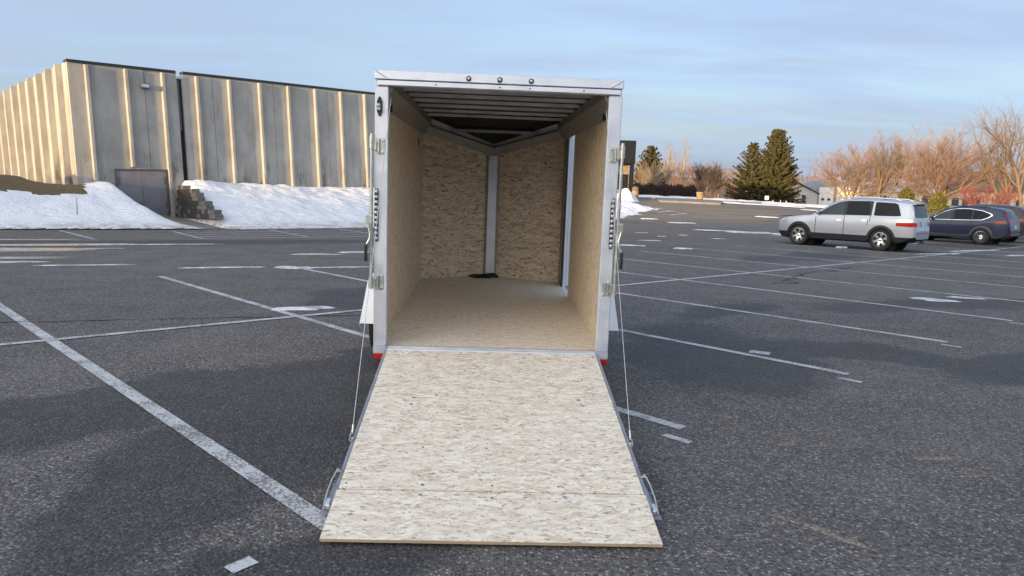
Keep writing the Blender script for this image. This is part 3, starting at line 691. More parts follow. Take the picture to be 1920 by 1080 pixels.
# hexagonal latch keeper light on the left post
m = MB(); m.prism([(-.897, 1.825), (-.884, 1.795), (-.872, 1.795), (-.859, 1.825), (-.859, 1.90), (-.872, 1.932), (-.884, 1.932), (-.897, 1.90)], -.016, 0, 'y'); hx = part(m, 'utility_lamp', 'black')
m = MB(); m.lathe([(.0165, -.015), (.0165, -.03), (.010, -.042), (.002, -.045)], (-.884, 0, 1.868), 'y', 14); m.prism([(-.899, 1.868), (-.899, 1.835), (-.870, 1.835), (-.870, 1.868)], -.034, -.014, 'y'); part(m, 'lens', 'lens', hx)
# tail lights: ten clear cells in a black bar
for (x, z0, z1) in ((-.896, .868, 1.266), (.886, .868, 1.256)):
    m = MB(); m.prism([(x - .014, z0 + .014), (x - .008, z0), (x + .008, z0), (x + .014, z0 + .014), (x + .014, z1 - .014), (x + .008, z1), (x - .008, z1), (x - .014, z1 - .014)], -.012, .0, 'y')
    tl = part(m, 'tail_light', 'black'); N = 10
    for i in range(N):
        m = MB(); z = z0 + (z1 - z0) * (i + .65) / (N + .3)
        m.lathe([(.0135, -.012), (.0145, -.017), (.011, -.023), (.004, -.0255)], (x, 0, z), 'y', 12); part(m, 'lens', 'lens', tl)
    for z in (z0 + .012, z1 - .010):
        m = MB(); m.lathe([(.006, -.012), (.006, -.015)], (x, 0, z), 'y', 8); part(m, 'screw', 'bolt', tl)
# door hold-back hinges with lock rods
for s in (-1, 1):
    for z in (1.575, .557):
        m = MB(); x0, x1 = sorted((s * .873, s * .838)); m.bbox(x0, x1, -.006, .0, z - .058, z + .058, .003); hp = part(m, 'keeper_plate', 'galv')
        m = MB(); x0, x1 = sorted((s * .893, s * .875)); m.bbox(x0, x1, -.024, .0, z - .055, z + .055, .004); part(m, 'knuckle', 'galv', hp)
        m = MB(); x0, x1 = sorted((s * .914, s * .894)); m.bbox(x0, x1, -.034, -.004, z - .032, z + .034, .004); part(m, 'cam', 'galv', hp)
        for dz in (-.042, .042):
            m = MB(); m.lathe([(.009, -.006), (.009, -.010), (.004, -.012)], (s * .852, 0, z + dz), 'y', 10); part(m, 'bolt', 'bolt', hp)
    xr = s * .932
    m = MB(); m.tube([(xr, -.022, .505), (xr, -.022, 1.665)], .0125, 10); rod = part(m, 'lock_rod', 'galv', smooth=True)
    for z in (1.60, .555):
        m = MB(); m.lathe([(.019, -.045), (.019, .045)], (xr, -.022, z), 'z', 10); part(m, 'rod_collar', 'galv', rod, smooth=True)
    zz_ = 1.03 if s < 0 else 1.03
    m = MB(); m.bbox(min(xr, xr + s * .03) - .008, max(xr, xr + s * .03) + .008, -.04, -.004, zz_ - .035, zz_ + .035, .004); part(m, 'handle_hub', 'galv', rod)
    m = MB(); m.tube([(xr + s * .024, -.03, zz_), (xr + s * .024, -.032, zz_ - .03), (xr + s * .006, -.04, zz_ - .10), (xr + s * .008, -.042, zz_ - .14), (xr + s * .032, -.044, zz_ - .185), (xr + s * .036, -.044, zz_ - .21)], .0085, 8); hb = part(m, 'handle_bar', 'galv', rod, smooth=True)
    m = MB(); m.tube([(xr + s * .034, -.044, zz_ - .18), (xr + s * .036, -.044, zz_ - .20), (xr + s * .036, -.044, zz_ - .31)], [.010, .013, .013], 10); part(m, 'grip', 'black', rod, smooth=True)
# outer skin, floor, linings
def sheet(poly, th, name, mat, up=(0, 0, 1)):
    vs = [Vector(p) for p in poly]; nrm = (vs[1] - vs[0]).cross(vs[2] - vs[0]).normalized(); n = len(vs)
    m = MB(); m.add(vs + [v - nrm * th for v in vs], [tuple(range(n)), tuple(range(2*n-1, n-1, -1))] + [(i, i+n, (i+1) % n + n, (i+1) % n) for i in range(n)])
    return part(m, name, mat)
NY, NZ = 4.215, 1.66                    # nose tip and height of the nose post
m = MB(); m.box(-WI, WI, .058, LB, ZF - .018, ZF); m.add([(-WI, LB, ZF), (WI, LB, ZF), (0, NY, ZF), (-WI, LB, ZF - .018), (WI, LB, ZF - .018), (0, NY, ZF - .018)], [(0, 1, 2), (5, 4, 3), (1, 4, 5, 2), (2, 5, 3, 0)])
part(m, 'floor', 'osb_floor')
m = MB(); m.box(-WI, WI, .0575, .064, ZF - .016, ZF + .0015); part(m, 'floor_edge', 'osb_edge')
m = MB(); m.bbox(-WP, WP, -.012, .056, -.012, ZF - .020, .005); m.bbox(-WP, WP, .030, .056, ZF - .019, ZF - .002, .003); part(m, 'rear_sill', 'alu_x')
DY0, DY1, DT = 2.60, 3.44, 1.93
SP = 1.185                              # board joint height
m = MB(); m.box(-WI - .009, -WI, .056, LB + .0, ZF, SP - .001); part(m, 'left_lining', 'osb_side')
m = MB(); m.box(-WI - .009, -WI, .056, LB + .0, SP + .001, ZC - .0); part(m, 'left_lining', 'osb_side')
m = MB(); m.box(-WI - .0, -WI + .004, 3.10, 3.20, 1.71, 1.80); part(m, 'wall_slot', 'void')
m = MB(); m.box(WI, WI + .009, .056, DY0, ZF, SP - .001); part(m, 'right_lining', 'osb_side')
m = MB(); m.box(WI, WI + .009, .056, DY0, SP + .001, ZC); m.box(WI, WI + .009, DY0, DY1, DT + .02, ZC); part(m, 'right_lining', 'osb_side')
m = MB(); m.box(WI - .003, WI + .009, DY1 + .02, LB, ZF, ZC); m.box(WI - .004, WI + .008, DY0 - .01, DY1 + .02, DT, ZC - .02); part(m, 'corner_trim', 'tantrim')
# open side door: jambs, sill and the leaf folded forward
m = MB(); m.bbox(WI - .008, WI + .055, DY1 - .03, DY1 + .018, ZF - .02, DT, .004); m.bbox(WI - .008, WI + .055, DY0 - .001, DY0 + .03, ZF - .02, DT, .004)
m.bbox(WI - .008, WI + .055, DY0 + .03, DY1 - .03, DT - .03, DT, .004); m.bbox(WI - .006, WI + .055, DY0 + .03, DY1 - .03, ZF - .03, ZF - .002, .004); dfm = part(m, 'side_door_frame', 'alu')
m = MB(); m.box(WI - .010, WI + .02, DY1 - .038, DY1 - .031, ZF, DT - .03); part(m, 'door_seal', 'black', dfm)
m = MB(); m.bbox(.95, .985, DY1 + .03, DY1 + .86, ZF + .01, DT - .01, .006); part(m, 'side_door', 'white_alu')
# outer skin around the lining
m = MB(); m.box(-W2, -WI - .012, .056, LB, -.0, TH - .02)
m.box(WI + .012, W2, .056, DY0 - .004, 0, TH - .02); m.box(WI + .012, W2, DY1 + .02, LB, 0, TH - .02); m.box(WI + .012, W2, DY0 - .004, DY1 + .02, DT + .001, TH - .02)
for s in (-1, 1):
    a, b = (s * W2, LB), (0, NY + .04); i_, j_ = (s * (W2 - .018), LB), (0, NY + .015)
    m.add([(a[0], a[1], 0), (b[0], b[1], 0), (b[0], b[1], NZ + .16), (a[0], a[1], TH + .02), (i_[0], i_[1], 0), (j_[0], j_[1], 0), (j_[0], j_[1], NZ + .16), (i_[0], i_[1], TH + .02)],
          [(0, 1, 2, 3), (7, 6, 5, 4), (0, 4, 5, 1), (3, 2, 6, 7)])
part(m, 'outer_skin', 'white_alu')
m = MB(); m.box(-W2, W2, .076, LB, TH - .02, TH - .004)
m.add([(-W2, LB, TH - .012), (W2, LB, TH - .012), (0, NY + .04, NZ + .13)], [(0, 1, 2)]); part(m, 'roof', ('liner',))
# nose boards
for s in (-1, 1):
    vs = [(s * WI, LB, ZF), (0, NY, ZF), (0, NY, NZ), (s * WI, LB, ZC)]; o_ = Vector((s * .3, 1, 0)).normalized() * .01
    m = MB(); m.add(vs + [tuple(Vector(v) + o_) for v in vs], [(0, 1, 2, 3), (7, 6, 5, 4), (0, 4, 5, 1), (1, 5, 6, 2), (2, 6, 7, 3), (3, 7, 4, 0)]); part(m, 'nose_lining', 'osb_nose')
m = MB(); m.prism([(-.055, NY - .075), (.055, NY - .075), (.075, NY - .052), (0, NY - .015), (-.075, NY - .052)], ZF + .0, NZ - .005, 'z'); np_ = part(m, 'nose_post', 'alu')
for s in (-1, 1):
    m = MB(); m.prism([(s * .060, NY - .073), (s * .082, NY - .068), (s * .086, NY - .045), (s * .076, NY - .05)], ZF, NZ - .01, 'z'); part(m, 'post_flange', 'cove', np_)
# coves along the wall tops and over the nose
for s in (-1, 1):
    m = MB(); m.prism([(s * (WI - .001), ZC - .135), (s * (WI - .012), ZC - .14), (s * (WI - .10), ZC - .012), (s * (WI - .10), ZC + .06), (s * (WI - .001), ZC + .06)], .06, LB - .01, 'y'); part(m, 'cove_trim', 'cove')
    a, b = Vector((s * (WI - .015), LB - .025, ZC - .055)), Vector((s * .01, NY - .04, NZ + .055))
    m = MB(); m.beam(a, b, .075, .105, (0, -.45, 1)); part(m, 'nose_cove', 'cove')
    m = MB(); m.beam((s * .86, .42, ZC - .085), (s * .86, .47, ZC - .085), .03, .12); part(m, 'cove_joiner', 'void')
# roof bows: hat channels on 40 cm centres
for y in (.36, .78, 1.20, 1.66, 2.16, 2.72, 3.30):
    z = TH - .024; m = MB()
    m.prism([(y - .045, z), (y - .026, z - .003), (y - .018, z - .028), (y + .018, z - .028), (y + .026, z - .003), (y + .045, z), (y + .03, z + .002), (y - .03, z + .002)], -WI + .03, WI - .03, 'x'); part(m, 'roof_bow', 'bow')
m = MB(); m.beam((-.55, 3.90, 1.95), (.55, 3.90, 1.95), .05, .035); part(m, 'roof_bow', 'bow')
m = MB(); m.tube([(-.25, .075, ZH + .045), (.2, .085, ZH + .035), (.62, .075, ZH + .04)], .006, 6); part(m, 'wiring', 'black')
m = MB(); m.lathe([(.045, 0), (.045, .014), (.02, .02)], (WI - .022, 0, 0), 'x', 16)
m = MB(); m.bbox(WI - .014, WI, .075, .10, .60, .72, .006); part(m, 'wall_hook', 'black')
m = MB(); m.tube([(WI - .014, DY0 - .02, DT + .02), (WI - .02, DY0 - .03, DT + .06), (WI - .014, DY0 - .04, DT + .0)], .014, 8); part(m, 'door_hook', 'tantrim')
# wheels and fenders
for s in (-1, 1):
    cx, cy, cz = s * 1.125, 1.98, -.13
    wh = bpy.data.objects.new('wheel', None); COL.objects.link(wh); wh.parent = trl; wh.location = (cx, cy, cz)
    prof = [(.20, -.09), (.28, -.10), (.318, -.092), (.336, -.07), (.338, 0), (.336, .07), (.318, .092), (.28, .10), (.20, .09)]
    m = MB(); m.lathe(prof + [(.20, -.09)], (0, 0, 0), 'x', 40, caps=False); part(m, 'tyre', 'rubber', wh, smooth=True)
    m = MB(); m.lathe([(.05, s * .05), (.10, s * .06), (.15, s * .04), (.195, s * .085), (.20, 0)], (0, 0, 0), 'x', 24); part(m, 'rim', 'white_alu', wh, smooth=True)
    pr = [(1.46, -.08), (1.62, .315), (1.72, .35), (2.24, .35), (2.36, .30), (2.50, -.08)]
    m = MB(); x0, x1 = s * (W2 - .004), s * 1.275
    vs = [(x0, y, z) for y, z in pr] + [(x1 - (s * .05 if z > 0 else 0), y, z) for y, z in pr]
    n = len(pr); m.add(vs, [(i, i + 1, n + i + 1, n + i) for i in range(n - 1)])
    vs2 = [(x1 - (s * .05 if z > 0 else 0), y, z) for y, z in pr] + [(x1 - (s * .035 if z > 0 else -s * .004), y + (.045 if y < 1.98 else -.045), z - .06) for y, z in pr]
    m.add(vs2, [(i, i + 1, n + i + 1, n + i) for i in range(n - 1)])
    f = part(m, 'fender', 'white_alu', fix=True); sm = f.modifiers.new('thickness', 'SOLIDIFY'); sm.thickness = .006
m = MB(); m.beam((-1.0, 1.98, -.13), (1.0, 1.98, -.13), .06, .06); part(m, 'axle', 'black')
m = MB()
for x in (-.75, .75): m.beam((x, .1, -.05), (x, LB, -.05), .05, .10)
for y in (.4, 1.0, 1.6, 2.2, 2.8, 3.4): m.beam((-.75, y, -.05), (.75, y, -.05), .05, .08)
m.beam((-.7, LB, -.06), (0, NY + 1.1, -.06), .06, .1); m.beam((.7, LB, -.06), (0, NY + 1.1, -.06), .06, .1); m.beam((0, NY + 1.0, -.06), (0, NY + 1.0, -.43), .06, .06)
part(m, 'chassis', 'black')

# ramp door hanging off the sill down to the asphalt
RM = TM.inverted()
HLw, HRw = TM @ Vector((-.80, -.045, .022)), TM @ Vector((.808, -.045, .030))
FL, FR = Vector((-.900, 3.300, .019)), Vector((.780, 3.345, .019))
def rp(u, v, h=0.0):            # u across 0..1, v 0 hinge .. 1 tip, h above the board; in trailer axes
    a = HLw.lerp(FL, v); b = HRw.lerp(FR, v); p = a.lerp(b, u); nn = (b - a).cross(FL - HLw).normalized(); nn = nn if nn.z > 0 else -nn
    return RM @ (p + nn * h)
VJ = .815
ramp = bpy.data.objects.new('ramp_door', None); COL.objects.link(ramp); ramp.parent = trl
# ramp axes: origin hinge left, x across, y down-slope reversed
o0 = RM @ HLw; ex = (rp(1, 0) - rp(0, 0)).normalized(); ey = (rp(0, 0) - rp(0, 1)).normalized(); ez = ex.cross(ey).normalized(); ey = ez.cross(ex)
RMX = Matrix.Identity(4)
for i in range(3): RMX[i][0], RMX[i][1], RMX[i][2], RMX[i][3] = ex[i], ey[i], ez[i], o0[i]
ramp.matrix_local = RMX; RI = RMX.inverted()
def rq(u, v, h=0.): return RI @ rp(u, v, h)
def rslab(name, u0, u1, v0, v1, h0, h1, mat, nu=1):
    m = MB(); c = [(u0, v0), (u1, v0), (u1, v1), (u0, v1)]
    m.add([rq(a, b, h1) for a, b in c] + [rq(a, b, h0) for a, b in c], [(0, 1, 2, 3), (7, 6, 5, 4), (0, 4, 5, 1), (1, 5, 6, 2), (2, 6, 7, 3), (3, 7, 4, 0)])
    return part(m, name, mat, ramp)
rslab('ramp_board', 0, 1, .004, VJ - .0022, -.0, .018, 'osb_ramp')
fl_ = rslab('ramp_flap', -.003, 1.003, VJ + .0022, 1., -.001, .0175, 'osb_ramp')
m = MB(); c = [(-.003, 1.0), (1.003, 1.0)]
m.add([rq(-.003, 1.0005, .0165), rq(1.003, 1.0005, .0165), rq(1.003, 1.0005, .0005), rq(-.003, 1.0005, .0005)], [(0, 1, 2, 3)]); part(m, 'flap_edge', 'osb_edge', ramp)
rslab('frame_panel', .02, .98, .01, VJ - .02, -.05, -.006, 'black')
for (a, b) in ((-.013, -.002), (1.002, 1.013)): rslab('side_rail', a, b, .0, VJ + .055, -.05, .0165, 'rail')
rslab('cross_rail', .0, 1., VJ - .018, VJ - .002, -.055, -.003, 'alu_x')
m = MB(); m.tube([RI @ (RM @ HLw) + Vector((0, .018, .012)), RI @ (RM @ HRw) + Vector((0, .018, .012))], .012, 8); part(m, 'hinge', 'alu_x', ramp, smooth=True)
for s, u in ((-1, 0.), (1, 1.)):
    # foot bracket: flat gusset with a bent rod, and a cable clip further up
    q0, q1 = rq(u + s * .020, VJ - .075, .02), rq(u + s * .030, VJ + .052, -.04)
    m = MB(); a, b, c_ = rq(u + s * .022, VJ - .05, -.01), rq(u + s * .045, VJ + .06, -.052), rq(u + s * .012, VJ + .06, -.052)
    a2 = rq(u + s * .022, VJ - .05, -.03); m.add([a, b, c_, a2, b + Vector((0, 0, .006)), c_ + Vector((0, 0, .006))], [(0, 1, 2), (5, 4, 3), (0, 3, 4, 1), (1, 4, 5, 2), (2, 5, 3, 0)]); part(m, 'foot_gusset', 'rail', ramp)
    m = MB(); m.tube([rq(u + s * .010, VJ - .072, .022), rq(u + s * .024, VJ - .068, .028), rq(u + s * .032, VJ - .045, .012), rq(u + s * .036, VJ + .0, -.005), rq(u + s * .034, VJ + .05, -.03)], .0052, 8); part(m, 'latch_rod', 'galv', ramp, smooth=True)
    m = MB(); m.bbox(*sorted((q0.x - s * .006, q0.x + s * .010)), q0.y - .010, q0.y + .014, q0.z - .008, q0.z + .010, .003); part(m, 'rod_clamp', 'galv', ramp)
    p = rq(u + s * .0, VJ + .028, -.012); m = MB(); m.bbox(*sorted((p.x, p.x + s * .055)), p.y - .03, p.y + .03, p.z - .02, p.z - .005, .003); m.bbox(*sorted((p.x, p.x + s * .045)), p.y - .05, p.y - .03, p.z - .02, p.z + .005, .003); part(m, 'foot_plate', 'alu_x', ramp)
    p = rq(u + s * .012, .585, .02); m = MB()
    m.tube([p + Vector((0, -.03, 0)), p + Vector((s * .012, -.028, .008)), p + Vector((s * .014, .03, .016)), p + Vector((s * .004, .036, .012))], .004, 8); m.bbox(p.x - .008, p.x + .010, p.y - .010, p.y + .012, p.z - .01, p.z + .008, .003); clip = part(m, 'cable_clip', 'galv', ramp)
    top = Vector((s * (W2 - .115), .03, 1.93)) if s < 0 else Vector((s * (W2 - .115), .03, 1.90))
    bot = RMX @ (p + Vector((s * .006, .034, .02)))
    m = MB(); m.tube([top, top.lerp(bot, .5) + Vector((0, -.004, -.010)), bot], .0022, 6); part(m, 'lift_cable', 'cable')
    m = MB(); e = (top - bot).normalized(); m.tube([bot, bot + e * .05], .006, 6); part(m, 'cable_ferrule', 'galv')
for (u, v) in ((.04, .01), (.35, .012), (.68, .012), (.985, .02), (.38, .15), (.62, .15), (.10, .20), (.90, .20), (.27, .32), (.72, .31), (.33, .42), (.66, .43), (.5, .21), (.5, .43), (.48, .62), (.25, .62), (.75, .62), (.5, .79), (.27, .79), (.72, .79), (.02, .79), (.5, .84), (.93, .30)):
    p = rq(u, v, .018); m = MB(); m.lathe([(.0065, 0), (.0065, .0012)], p, 'z', 8); part(m, 'screw', 'screw', ramp)
for (u, v) in ((.175, .345), (.172, .385), (.86, .34), (.87, .375), (.268, .835), (.735, .835)):
    p = rq(u, v, .018); m = MB(); m.lathe([(.014, 0), (.012, .003), (.004, .005)], p, 'z', 12); part(m, 'bolt', 'bolt', ramp)
# black plastic bag by the nose post
rr = random.Random(3); m = MB(); n = 26; rings = []
for j, f in enumerate((1.0, .86, .6, .3)):
    for k in range(n):
        t = 2 * math.pi * k / n; r = 1 + .18 * math.sin(3 * t + 1) + .10 * math.sin(5 * t) + rr.uniform(-.06, .06)
        m.v.append((.185 * r * f * math.cos(t), .085 * r * f * math.sin(t), [0., .022, .035, .04][j] * (1 + .9 * smooth(math.cos(t) * f * 1.2)) + rr.uniform(0, .008)))
for j in range(3):
    for k in range(n): m.f.append((j*n+k, j*n+(k+1) % n, (j+1)*n+(k+1) % n, (j+1)*n+k)); m.m.append(0)
m.f.append(tuple(range(3*n, 4*n))); m.m.append(0)
bag = m.build('plastic_bag', M['bag'], None, smooth=60)
bag.matrix_world = TM @ Matrix.Translation((-.10, NY - .22, ZF + .001)); tag(bag, 'crumpled black plastic bag lying at the foot of the nose post', 'bag')
# ------------------------------------------------------------------ cars
def interp(pts, x):
    if x <= pts[0][0]: return pts[0][1]
    for i in range(len(pts) - 1):
        if x <= pts[i+1][0]:
            p0, p1 = pts[i], pts[i+1]; h = p1[0] - p0[0]; t = (x - p0[0]) / h
            def sl(k):
                if k <= 0 or k >= len(pts) - 1: return 0 if k <= 0 else 0
                a = (pts[k][1] - pts[k-1][1]) / (pts[k][0] - pts[k-1][0]); b = (pts[k+1][1] - pts[k][1]) / (pts[k+1][0] - pts[k][0])
                return 0 if a * b <= 0 else 2 * a * b / (a + b)
            m0, m1 = sl(i), sl(i+1)
            return (2*t**3-3*t*t+1)*p0[1] + (t**3-2*t*t+t)*h*m0 + (-2*t**3+3*t*t)*p1[1] + (t**3-t*t)*h*m1
    return pts[-1][1]
def make_car(name, label, heading, front_wheel, P):
    """x runs nose to tail, the seen side is -y; the origin sits under the front axle"""
    root = empty(name, (front_wheel[0], front_wheel[1], terrain(*front_wheel)), heading, label, 'car', 'cars parked on the right of the lot')
    root.scale = P.get('sc', (1., 1., 1.))
    xo = P['fx']; L = P['L']; belt = P['belt']; clad_z = P['clad']
    NS = int(L / .055); xs = [L * i / NS for i in range(NS + 1)]
    rows = None; S = []
    for x in xs:
        zt, zb, w = interp(P['top'], x), interp(P['bot'], x), interp(P['w'], x)
        bz = min(interp(P['beltl'], x) if 'beltl' in P else belt, zt - .05)
        gh = smooth((zt - bz - .06) / .35); yr = w * (.955 + (P['tumble'] - .955) * gh)
        hip = w * (1 - .012)
        zs = min(bz - .03, zb + .30)
        ctl = [(0, zb), (w * .86, zb), (w * .955, zb + .05), (w * .985, max(zb + .08, min(clad_z, zs))), (w * 1.0, (zs + bz) / 2 - .02), (hip, bz - .05), (w * .972, bz), 
               (yr + (w * .972 - yr) * .45, bz + (zt - bz) * .50), (yr + .01, zt - .075 * gh - .018), (yr * .93, zt - .022), (yr * .55, zt + .012 * gh), (0, zt + .02 * gh)]
        pts = []
        for i in range(len(ctl) - 1):
            p0, p1, p2, p3 = ctl[max(i-1, 0)], ctl[i], ctl[i+1], ctl[min(i+2, len(ctl)-1)]
            n = 4 if 2 < i < 9 else 2
            for k in range(n):
                t = k / n
                if i in (0, 1, 2): q = tuple(p1[j] + (p2[j] - p1[j]) * t for j in (0, 1))
                else: q = tuple(.5 * (2*p1[j] + (p2[j]-p0[j])*t + (2*p0[j]-5*p1[j]+4*p2[j]-p3[j])*t*t + (3*p1[j]-p0[j]-3*p2[j]+p3[j])*t**3) for j in (0, 1))
                pts.append(q)
        pts.append(ctl[-1]); S.append(pts)
    NR = len(S[0]); CR = 2 + 2 + 2            # row index where the cladding ends
    fx, rx, ar = P['fx'], P['rx'], P['arch']
    def add_side(m, sgn, r0, r1, cut=True):
        b = len(m.v)
        for i, x in enumerate(xs):
            for r in range(r0, r1 + 1): m.v.append((x - xo, sgn * S[i][r][0], S[i][r][1]))
        k = r1 - r0 + 1
        for i in range(NS):
            for r in range(r1 - r0):
                ci = [(x_, S[j][r0 + q][1]) for x_, j in ((xs[i], i), (xs[i+1], i+1)) for q in (r, r + 1)]
                mx = sum(c[0] for c in ci) / 4; mz = sum(c[1] for c in ci) / 4; my = S[i][r0 + r][0]
                if cut and my > .55 and any(math.hypot(mx - cx, mz - P['rad']) < ar for cx in (fx, rx)): continue
                f = (b + i*k + r, b + (i+1)*k + r, b + (i+1)*k + r + 1, b + i*k + r + 1)
                m.f.append(f if sgn < 0 else f[::-1]); m.m.append(0)
    full = MB(); add_side(full, -1, 0, NR - 1, False); add_side(full, 1, 0, NR - 1, False)
    for e in (0, NS):
        for sgn in (-1, 1):
            b = len(full.v); full.v += [(xs[e] - xo, sgn * p[0], p[1]) for p in S[e]] + [(xs[e] - xo, 0, S[e][0][1])]; full.f.append(tuple(range(b, b + NR))); full.m.append(0)
    bvh = BVHTree.FromPolygons([Vector(v) for v in full.v], full.f, epsilon=0.0)
    body = MB(); add_side(body, -1, CR, NR - 1); add_side(body, 1, CR, NR - 1)
    clad = MB(); add_side(clad, -1, 0, CR); add_side(clad, 1, 0, CR)
    for e in (0, NS):
        pl = [(xs[e] - xo, -p[0], p[1]) for p in S[e]] + [(xs[e] - xo, p[0], p[1]) for p in S[e][::-1]]
        b = len(body.v); body.v += pl; body.f.append(tuple(range(b, b + len(pl)))); body.m.append(0)
    bo = body.build('body', P['paint'], root, smooth=32, fix=False); co = clad.build('lower_cladding', P['cladm'], root, smooth=32, fix=False)
    def patch(cols, ax, sgn, off, rows=6, thick=True):
        """cols: list of (a, lo, hi); ax 'side' (a=x, lo/hi=z), 'end' (a=y, lo/hi=z)"""
        m = MB(); g = []
        for (a, lo, hi) in cols:
            c = []
            for k in range(rows + 1):
                z = lo + (hi - lo) * k / rows
                if ax == 'side': o, d = Vector((a - xo, sgn * 3, z)), Vector((0, -sgn, 0))
                else: o, d = Vector(((L + 2 if sgn > 0 else -2) - xo, a, z)), Vector((-sgn, 0, 0))
                h = bvh.ray_cast(o, d)
                if h[0] is None: c.append(None); continue
                nn = h[1]; nn = nn if nn.dot(d) < 0 else -nn
                c.append(h[0] + nn * off)
            g.append(c)
        idx = {}
        def vid(i, k):
            if (i, k) not in idx: idx[(i, k)] = len(m.v); m.v.append(tuple(g[i][k]))
            return idx[(i, k)]
        for i in range(len(cols) - 1):
            for k in range(rows):
                if None in (g[i][k], g[i+1][k], g[i][k+1], g[i+1][k+1]): continue
                m.f.append((vid(i, k), vid(i+1, k), vid(i+1, k+1), vid(i, k+1))); m.m.append(0)
        return m
    def cols_poly(lo, hi, x0, x1, n=14):
        return [(x0 + (x1 - x0) * i / n, interp(lo, x0 + (x1 - x0) * i / n), interp(hi, x0 + (x1 - x0) * i / n)) for i in range(n + 1)]
    def lin(pts):
        def f(x):
            for (a, b), (c, d) in zip(pts, pts[1:]):
                if x <= c: return b + (d - b) * max(0, (x - a)) / (c - a) if c > a else b
            return pts[-1][1]
        return f
    for sgn in (-1, 1):
        for (nm, mat, lo, hi, x0, x1, off) in P['side']:
            fl, fh = lin(lo), lin(hi); n = max(3, int((x1 - x0) / .05))
            patch([(x0 + (x1 - x0) * i / n, fl(x0 + (x1 - x0) * i / n), fh(x0 + (x1 - x0) * i / n)) for i in range(n + 1)], 'side', sgn, off, 8 if hi[0][1] - lo[0][1] > .1 or len(lo) > 2 else 4).build(nm, M[mat], root, smooth='full')
        for cx in (fx, rx):                   # arch trim ring and dark well
            m = MB(); n = 22; g = []
            for k in range(n + 1):
                t = R(-12) + (math.pi + R(24)) * k / n
                for rad in (ar - .055, ar + .012, ar + .045):
                    x_, z_ = cx + rad * math.cos(t), P['rad'] + rad * math.sin(t)
                    h = bvh.ray_cast(Vector((x_ - xo, sgn * 3, z_)), Vector((0, -sgn, 0)))
                    y = h[0].y if h[0] is not None else sgn * .9
                    g.append((x_ - xo, (y if abs(y) > .75 else sgn * .9) + sgn * (.012 if rad < ar + .04 else .003), z_))
            m.add(g, [(3*k+q, 3*k+q+1, 3*k+q+4, 3*k+q+3) for k in range(n) for q in (0, 1)]); m.build('wheel_arch', P['archm'], root, smooth='full')
            m = MB(); n = 16; vs = []
            for k in range(n + 1):
                t = R(-20) + (math.pi + R(40)) * k / n
                for y in (.60, .92): vs.append((cx - xo + (ar - .03) * math.cos(t), sgn * y, P['rad'] + (ar - .03) * math.sin(t)))
            m.add(vs, [(2*k, 2*k+1, 2*k+3, 2*k+2) for k in range(n)]); m.add([(cx - xo + (ar + .02) * math.cos(t), sgn * .60, P['rad'] + (ar + .02) * math.sin(t)) for t in [2 * math.pi * k / 20 for k in range(20)]], [tuple(range(20))]); m.build('wheel_well', M['void'], root)
            wheel = bpy.data.objects.new('wheel', None); COL.objects.link(wheel); wheel.parent = root; wheel.location = (cx - xo, sgn * (interp(P['w'], cx) - .115), P['rad'])
            r_ = P['rad']; q = sgn
            m = MB(); m.lathe([(r_*.62, -.11), (r_*.80, -.118), (r_*.94, -.11), (r_, -.075), (r_, .075), (r_*.94, .11), (r_*.80, .118), (r_*.62, .11), (r_*.62, -.11)], (0, 0, 0), 'y', 36, caps=False); m.build('tyre', M['rubber'], wheel, smooth=True)
            m = MB(); m.lathe([(r_*.64, q*.09), (r_*.69, q*.112), (r_*.66, q*.113), (r_*.60, q*.085), (r_*.58, q*.02)], (0, 0, 0), 'y', 32, caps=False); m.build('rim', P['rimm'], wheel, smooth=True)
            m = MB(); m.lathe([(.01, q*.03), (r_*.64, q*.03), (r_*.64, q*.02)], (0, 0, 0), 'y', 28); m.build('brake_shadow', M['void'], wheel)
            m = MB(); ns = P['spokes']
            for k in range(ns):
                t = 2 * math.pi * k / ns + .3; dx, dz = math.cos(t), math.sin(t); nx, nz = -dz, dx
                def sp(rad, wd, y): return [(dx*rad + nx*wd, q*y, dz*rad + nz*wd), (dx*rad - nx*wd, q*y, dz*rad - nz*wd)]
                w0, w1, w2 = P['spw']
                vs = sp(.04, w0, .085) + sp(r_*.38, w1, .100) + sp(r_*.63, w2, .098) + sp(.04, w0, .05) + sp(r_*.38, w1, .06) + sp(r_*.63, w2, .06)
                m.add(vs, [(0,1,3,2),(2,3,5,4),(6,8,9,7),(8,10,11,9),(0,2,8,6),(2,4,10,8),(1,7,9,3),(3,9,11,5)])
            m.lathe([(.055, q*.06), (.055, q*.098), (.04, q*.106), (.01, q*.108)], (0, 0, 0), 'y', 16); m.build('spokes', P['rimm'], wheel, smooth=30)
    for (nm, mat, cols, sgn, off) in P['ends']:
        patch(cols, 'end', sgn, off, 8).build(nm, M[mat], root, smooth='full')
    return root, bvh, xo
t = NT('silver_car_paint'); M['silver'] = t.fin(t.mix(t.noise(t.obj(), 3, 3), C(.39, .425, .47), C(.44, .475, .52)), .34, .50, **{'Coat Weight': .8, 'Coat Roughness': .04})
t = NT('navy_car_paint'); M['navy'] = t.fin(t.mix(t.noise(t.obj(), 3, 3), C(.006, .012, .042), C(.009, .017, .055)), .35, .1, **{'Coat Weight': .35, 'Coat Roughness': .05})
t = NT('black_car_paint'); M['carblack'] = t.fin(t.mix(t.noise(t.obj(), 3, 3), C(.018, .020, .024), C(.028, .03, .035)), .35, .1, **{'Coat Weight': .35, 'Coat Roughness': .03})
t = NT('grey_car_paint'); M['cargrey'] = t.fin(C(.20, .21, .22), .3, .6, **{'Coat Weight': .8, 'Coat Roughness': .04})
